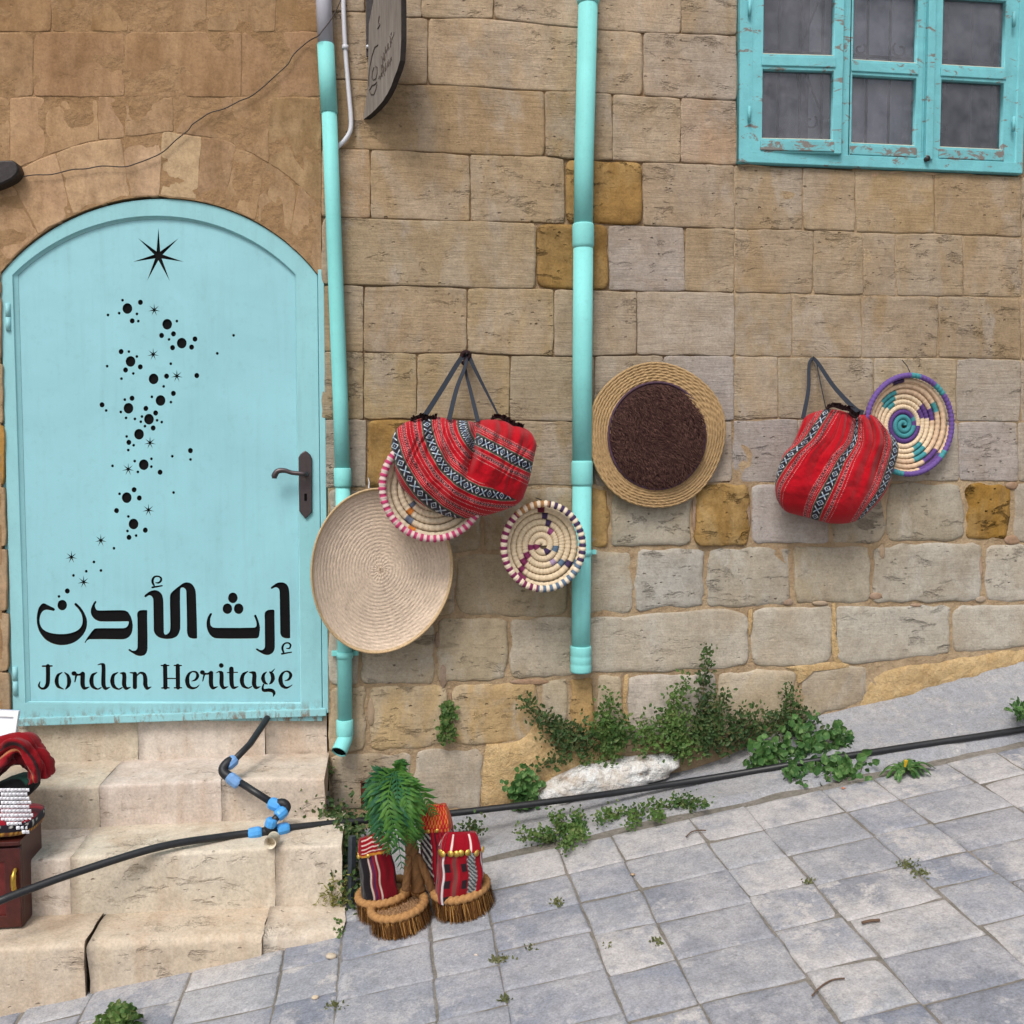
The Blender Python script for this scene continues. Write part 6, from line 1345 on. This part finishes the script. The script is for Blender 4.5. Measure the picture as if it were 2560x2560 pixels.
# ================================================================ PLANTS
def leafset(rng,vs,fs,p,L,up=.3,round_=.5,out=Vector((0,-1,0))):
    d=Vector((rng.uniform(-1,1),rng.uniform(-1,.5),rng.uniform(-.4,1)+up)).normalized(); s=d.cross(Vector((rng.uniform(-.4,.4),-1,rng.uniform(.1,.8)))).normalized(); nn=s.cross(d)
    w=L*round_*.5; n0=len(vs)
    vs+=[p,p+d*L*.35+s*w+nn*L*.06,p+d*L*.75+s*w*.75+nn*L*.03,p+d*L-nn*L*.08,p+d*L*.75-s*w*.75+nn*L*.03,p+d*L*.35-s*w+nn*L*.06,p+d*L*.5-nn*L*.05]
    fs+=[(n0,n0+1,n0+6),(n0+1,n0+2,n0+6),(n0+2,n0+3,n0+6),(n0+3,n0+4,n0+6),(n0+4,n0+5,n0+6),(n0+5,n0,n0+6)]
def weed(name,label,stems,per,L,mat,spread=.012,round_=.6,seed=0,grp='weeds along the foot of the wall',up=.3,cat='weed'):
    rng=random.Random(seed); base=stems[0][0]
    root=thing(name,label,cat,base,grp); lv=[];lf=[];sv=[]
    for st in stems:
        b,t=st[0],st[-1]; m_=(b+t)/2+Vector((rng.uniform(-.02,.02),rng.uniform(-.02,.01),rng.uniform(-.01,.01))); P=smooth_path([b,m_,t],5)
        sv.append(tube_data(P,[lerp(.0022,.0009,i/(len(P)-1)) for i in range(len(P))],5))
        ln=(t-b).length; n=max(5,int(per*2.2*ln/.1))
        for i in range(n):
            f=rng.random()**.85; k=min(len(P)-2,int(f*(len(P)-1))); p=P[k].lerp(P[k+1],rng.random())+Vector((rng.gauss(0,spread),rng.gauss(0,spread)-.004,rng.gauss(0,spread)))
            leafset(rng,lv,lf,p,L*rng.uniform(.55,1.25)*(1.1-.35*f),up,round_)
    put('stems',mesh('stems',*merge(sv),True),M_STEM,root)
    lo=put('leaves',mesh('leaves',lv,lf),mat,root); lo['kind']='stuff'
    return root
zw=lambda x,y,Y=-.05:Wp(1280+x*.4348,1600+y*.4348,Y)
def stems_px(L,Y=-.05): return [(zw(a,b,Y),zw(c,d,Y-.01)) for a,b,c,d in L]
weed('creeping_weed','tall leafy weed spire growing up the wall above the white stone',stems_px([(1120,620,1125,50),(1110,600,1140,300),(1130,600,1180,380),(1090,600,1080,380),(1150,600,1230,300),(1110,610,1060,430),(1140,610,1200,460),(1100,640,1140,470),(1060,640,1040,500),(1150,620,1170,480)]),30,.024,M_WEEDD,.016,.5,1)
weed('creeping_weed','trailing weed reaching left over the yellow mortar',stems_px([(330,590,60,340),(330,580,120,430),(300,580,200,470),(350,590,270,470),(380,600,330,480),(420,600,400,470),(400,610,440,540),(300,600,180,560),(340,600,260,560),(330,640,300,560),(250,680,160,710),(330,640,240,690)]),28,.024,M_WEEDD,.02,.5,2)
weed('creeping_weed','bushy weed mound above the left end of the white stone',stems_px([(570,610,565,330),(560,600,530,400),(580,610,610,420),(540,600,500,450),(600,610,650,480),(520,610,460,500),(620,610,700,520),(560,620,560,480),(540,640,590,720),(500,640,520,700),(470,640,380,680),(650,610,740,560),(580,600,580,520)]),30,.024,M_WEED,.02,.55,3)
weed('creeping_weed','low weed patch spread between the two spires behind the white stone',stems_px([(820,610,830,440),(780,600,760,470),(860,610,900,470),(930,600,940,290),(920,600,910,400),(900,620,960,500),(960,630,1000,230),(980,640,1010,440),(850,640,850,560),(930,650,960,590),(1000,670,1050,600),(740,610,720,560),(1010,680,960,640)]),30,.024,M_WEED,.02,.55,4)
weed('creeping_weed','weed mass thinning to the right along the wall foot',stems_px([(1260,590,1250,440),(1300,580,1340,400),(1340,570,1390,410),(1400,560,1440,420),(1450,550,1500,430),(1560,540,1590,280),(1580,540,1610,330),(1600,530,1650,390),(1640,530,1700,420),(1680,520,1740,480),(1530,540,1530,440),(1240,600,1300,520),(1380,570,1400,500),(1620,540,1600,450),(1200,630,1240,570)]),30,.024,M_WEEDD,.02,.5,5)
zg=lambda x,y,dz=.0:Gp(1280+x*.4348,1600+y*.4348,dz)
def low(L,h=.03): 
    out=[]
    for a,b,c,d in L: p=zg(a,b,.015); q=zg(c,d,.015+h); out.append((p,q))
    return out
weed('seam_weed','ground weed sprawling along the paving seam below the black pipe',low([(330,1090,200,1120),(330,1080,260,1000),(350,1090,320,1180),(380,1070,400,1140),(300,1100,50,1140),(200,1120,30,1110),(370,1080,370,980),(400,1060,420,1000),(290,1090,230,1000),(340,1100,310,1200),(250,1110,130,1130)]),30,.018,M_WEED,.012,.6,6,'seam weeds below the black pipe')
weed('seam_weed','yellowish weed along the paving seam, right half below the black pipe',low([(620,1000,480,1040),(700,990,640,960),(760,980,800,930),(820,980,880,940),(880,960,960,900),(930,950,1000,900),(960,950,1050,910),(740,1000,660,1060),(860,980,830,1030),(1000,940,1110,950),(560,1010,520,970),(680,1000,700,950)]),30,.018,M_WEED,.013,.6,7,'seam weeds below the black pipe')
def clump(name,label,L,n,lf_,mat,seed,Y=-.1,h=.05,round_=.75,per=20,sp=.02,grp='weeds along the foot of the wall'):
    rng=random.Random(seed); st=[]
    for (x,y,rx,ry) in L:
        for i in range(n):
            a=rng.uniform(0,2*math.pi); r=math.sqrt(rng.random()); p=Gp(x+rx*.4*math.cos(a),y+ry*.4*math.sin(a),.01); q=Gp(x+rx*r*math.cos(a),y+ry*r*math.sin(a),.03+h*rng.uniform(.4,1)); st.append((p,q))
    return weed(name,label,st,per,lf_,mat,sp,round_,seed,grp)
rb2=random.Random(77); bs=[]
for i in range(46):
    x=rb2.uniform(1865,2150); top=1790+60*abs((x-2030)/130.)**1.6; y=rb2.uniform(top,1925-.12*(x-1860)); bs.append((Wp(lerp(x,2010,.35),1925-.12*(x-1860),-.15),Wp(x,y,rb2.uniform(-.19,-.08))))
for i in range(14):
    x=rb2.uniform(1960,2150); bs.append((Gp(x,1925-.1*(x-1960),.015),Gp(x+rb2.uniform(-25,25),1940-.12*(x-1960)+rb2.uniform(0,22),.02)))
weed('broadleaf_clump','broad-leaved weed clump on the cement crossed by the black pipe',bs,7,.040,M_BROAD,.02,.8,11)
weed('wall_fern','small ivy-like plant hanging from a joint under the left blocks',[(Wp(1118,1760,-.012),Wp(1112,1850,-.03)),(Wp(1118,1770,-.012),Wp(1135,1800,-.03)),(Wp(1116,1775,-.012),Wp(1100,1800,-.03)),(Wp(1116,1800,-.012),Wp(1105,1855,-.03)),(Wp(1118,1800,-.012),Wp(1125,1850,-.03)),(Wp(1118,1765,-.012),Wp(1120,1775,-.03))],24,.022,M_WEED,.01,.8,12)
weed('mallow_weed','round-leaved mallow growing from the wall foot right of the fern',[(Wp(1310,2010,-.06),Wp(x,y,-.09)) for x,y in ((1280,1960),(1300,1930),(1325,1925),(1345,1955),(1335,1985),(1285,1990),(1310,1960),(1320,1995),(1300,1985))],13,.034,M_BROAD,.014,.95,13)
weed('step_weed','tangle of weeds in the corner between the steps and the wall',[(Wp(860,2080,-.3),Wp(x,y,Y)) for x,y,Y in ((800,2040,-.25),(830,2020,-.2),(870,2010,-.15),(890,2040,-.2),(840,2090,-.35),(870,2110,-.4),(895,2080,-.3),(860,2150,-.45),(880,2190,-.5),(850,2220,-.5),(890,2240,-.5),(800,2055,-.25),(865,2050,-.2),(885,2130,-.42),(845,2180,-.5),(870,2255,-.53))],24,.024,M_WEEDD,.026,.6,14)
weed('step_sprig','little weed sprig rooted on the second step edge',[(Wp(770,2040,-.2),Wp(x,y,-.22)) for x,y in ((745,1985,),(760,1975),(775,1995),(755,2010),(790,2030))],22,.018,M_WEED,.012,.6,15)
weed('dry_grass_tuft','dry yellow-green grass tuft at the end of the third step',[(Wp(845,2255,-.5),Wp(x,y,-.5)) for x,y in ((820,2200),(835,2190),(850,2185),(810,2230),(800,2250),(860,2200),(795,2262))],22,.03,flat('dry_grass',(150,148,84),.8),.012,.14,16)
weed('corner_weed','bright green weed sprouting at the cracked bottom step',[(Gp(300,2540,.0),Gp(x,y,dz)) for x,y,dz in ((285,2540,.06),(305,2545,.09),(325,2545,.05),(335,2550,.03),(270,2560,.02),(250,2560,.015),(300,2545,.05),(235,2555,.01))],20,.024,M_WEED,.014,.75,17)
weed('edge_weed','weed at the right picture edge on the cement',[(Gp(2565,1790,.0),Gp(x,y,dz)) for x,y,dz in ((2510,1790,.02),(2530,1785,.05),(2550,1790,.09),(2575,1790,.1),(2560,1780,.16),(2520,1800,.01))],14,.034,M_BROAD,.015,.5,18)
weed('wall_sprig','tiny green sprig in the wall corner above the steps',[(Wp(815,1935,-.02),Wp(x,y,-.03)) for x,y in ((808,1915),(818,1912),(805,1930),(822,1925))],24,.013,M_WEED,.008,.7,19)
weed('step_seedling','tiny seedling in the crack beside the lowest step',[(Gp(845,2320),Gp(x,y,.015)) for x,y in ((830,2312),(850,2308),(862,2318),(840,2330))],24,.014,M_WEED,.008,.7,20)
weed('behind_pouch_weed','weed tuft behind the gold coin pouch at the apron edge',[(Wp(1175,2085,-.3),Wp(x,y,-.3)) for x,y in ((1150,2060),(1170,2050),(1195,2050),(1205,2075),(1160,2090),(1185,2070))],22,.019,M_WEEDD,.016,.6,22)
# dandelion rosette
dn=thing('dandelion_rosette','flat dandelion rosette on the paving below the black pipe','weed',Gp(2262,1930),'weeds along the foot of the wall'); rng=random.Random(21); vs=[];fs=[]
c=Gp(2262,1930,.012)
for i in range(22):
    a=rng.uniform(0,2*math.pi); L=rng.uniform(.06,.12)*(1 if abs(math.cos(a))>.4 else .75); d=Vector((math.cos(a),math.sin(a)*.9,GM*math.cos(a)+.12)); s=Vector((-math.sin(a),math.cos(a),0)); n=8; n0=len(vs)
    for k in range(n+1):
        t=k/n; w=.016*math.sin(math.pi*min(1,t*.8+.1))*(1 if k%2 else .55); p=c+d*L*t+Vector((0,0,.03*math.sin(t*3)-.02*t)); vs+=[p-s*w,p+Vector((0,0,-.003)),p+s*w]
    for k in range(n):
        b=n0+k*3; fs+=[(b,b+1,b+4,b+3),(b+1,b+2,b+5,b+4)]
put('leaves',mesh('leaves',vs,fs),M_BROAD,dn); put('flower_bud',mesh('flower_bud',*tube_data([c+Vector((0,0,.02)),c+Vector((.003,-.003,.045))],[.004,.007],8)),flat('yellow_bud',(206,166,40),.8),dn)
# moss and grass in the paving joints
rng=random.Random(31); vs=[];fs=[]
for (px,py,n,sx) in ((2275,2165,60,14),(2300,2185,40,10),(1250,2400,60,12),(1640,2355,25,8),(1395,2258,30,10),(1330,2372,14,9),(1520,2368,12,8),(840,2515,30,10),(2020,2205,25,8),(1260,2500,30,8)):
    for i in range(n): leafset(rng,vs,fs,Gp(px+rng.gauss(0,sx),py+rng.gauss(0,sx*.45),.0),.011*rng.uniform(.6,1.3),.4,.5)
jm=put('joint_grass',mesh('joint_grass',vs,fs),leaf_mat('joint_grass',(98,104,62),(120,120,80),(84,96,54))); tag(jm,'sparse grass in the paving joints','grass',kind='stuff')
# ================================================================ WHITE-WASHED ROCK AND LITTER
s=NT('limewashed_stone'); p=s.pos(rnd=False); f=s.ramp(s.noise(p,7,6,.7,.5),[(.42,0),(.62,1)]); h=s.noise(p,40,5,.75)
c=s.mix(f,lin((222,222,220)),lin((186,172,156))); c=s.mix(s.ramp(s.noise(p,12,5,.7),[(.62,0),(.72,1)]),c,lin((140,110,84))); M_LIME=s.done(c,.9,s.bump(h,.7,.02,s.bump(s.noise(p,12,4),.8,.05)),.15)
def rock():
    N=64;Hh=24; vs=[];fs=[]; c=Wp(1515,1940,-.035); sx=(Wp(1690,1935,-.04)-Wp(1345,1935,-.04)).x/2
    for j in range(Hh+1):
        ph=-math.pi/2+math.pi*j/Hh
        for i in range(N):
            a=2*math.pi*i/N; e=.8; f=lambda v:math.copysign(abs(v)**e,v)
            v=Vector((f(math.cos(ph))*f(math.cos(a))*sx,f(math.cos(ph))*f(math.sin(a))*.08,f(math.sin(ph))*.062)); v.z+=GM*v.x*.75
            v.z-=.06*(v.x<-.1)*min(1,(-.1-v.x)/.1)*.5
            vs.append(c+v*(1+.24*fbm(v.x*8,v.y*9,v.z*12)+.10*fbm(v.x*28,v.y*28,v.z*28)))
    for j in range(Hh):
        for i in range(N): p=j*N+i;q=j*N+(i+1)%N; fs.append((p,q,q+N,p+N))
    o=put('whitewashed_rock',mesh('whitewashed_rock',vs,fs,True),M_LIME); tag(o,'low whitewashed boulder under the weeds at the wall foot','rock')
rock()
rng=random.Random(41)
M_PEB=stone_mat('pebble_stone',.1,.2,.5,.1,bstr=.4)
def pebble(label,x,y,r,col,dz=.004):
    c=Gp(x,y,dz); vs=[];fs=[]; k0=rng.uniform(0,99)
    bm=bmesh.new(); bmesh.ops.create_icosphere(bm,subdivisions=2,radius=1); bm.verts.index_update()
    for v in bm.verts: q=v.co*(1+.25*nz(v.co.x*1.5+k0,v.co.y*1.5,v.co.z*1.5)); vs.append(c+Vector((q.x*r*1.3,q.y*r,q.z*r*.6)))
    fs=[tuple(v.index for v in f.verts) for f in bm.faces]; bm.free()
    o=put('pebble',mesh('pebble',vs,fs,True),M_PEB,None,lin(col)); tag(o,label,'pebble','loose pebbles on the paving')
pebble('pale flat stone chip beside the end of the lowest step',828,2390,.014,(190,176,156))
pebble('cream pebble on the slab left of the palm stand',788,2493,.008,(214,196,170))
pebble('small pebble at the foot of the front fringed tray',1190,2387,.005,(200,190,180))
pebble('tan pebble on the paving right of the seam weeds',1582,2186,.006,(176,150,120))
pebble('orange stone chip below the broad-leaved clump',2108,1970,.006,(180,120,96))
pebble('pale pebble at the right side of the seam weeds',1800,1985,.012,(176,164,150))
pebble('grey pebble just right of the pale pebble at the seam weeds',1835,1978,.008,(150,142,134))
pebble('dark stone chip on the cement near the right picture edge',2462,1812,.014,(98,82,76),.02)
M_TWIG=flat('dry_twig',(96,76,62),.9)
def twig(label,pts,r=.0022):
    o=tube('twig',smooth_path([Gp(x,y,.008) for x,y in pts],4),r,M_TWIG,None,6); tag(o,label,'twig','twigs dropped on the paving')
twig('thin bent twig on the paving at lower right',[(2030,2490),(2050,2468),(2080,2450),(2112,2446)])
twig('short thick twig on a slab at the right',[(2155,2307),(2175,2302),(2200,2300)],.004)
twig('tiny curled twig on the paving below the seam weeds',[(1715,2092),(1728,2080),(1745,2076),(1765,2076)])
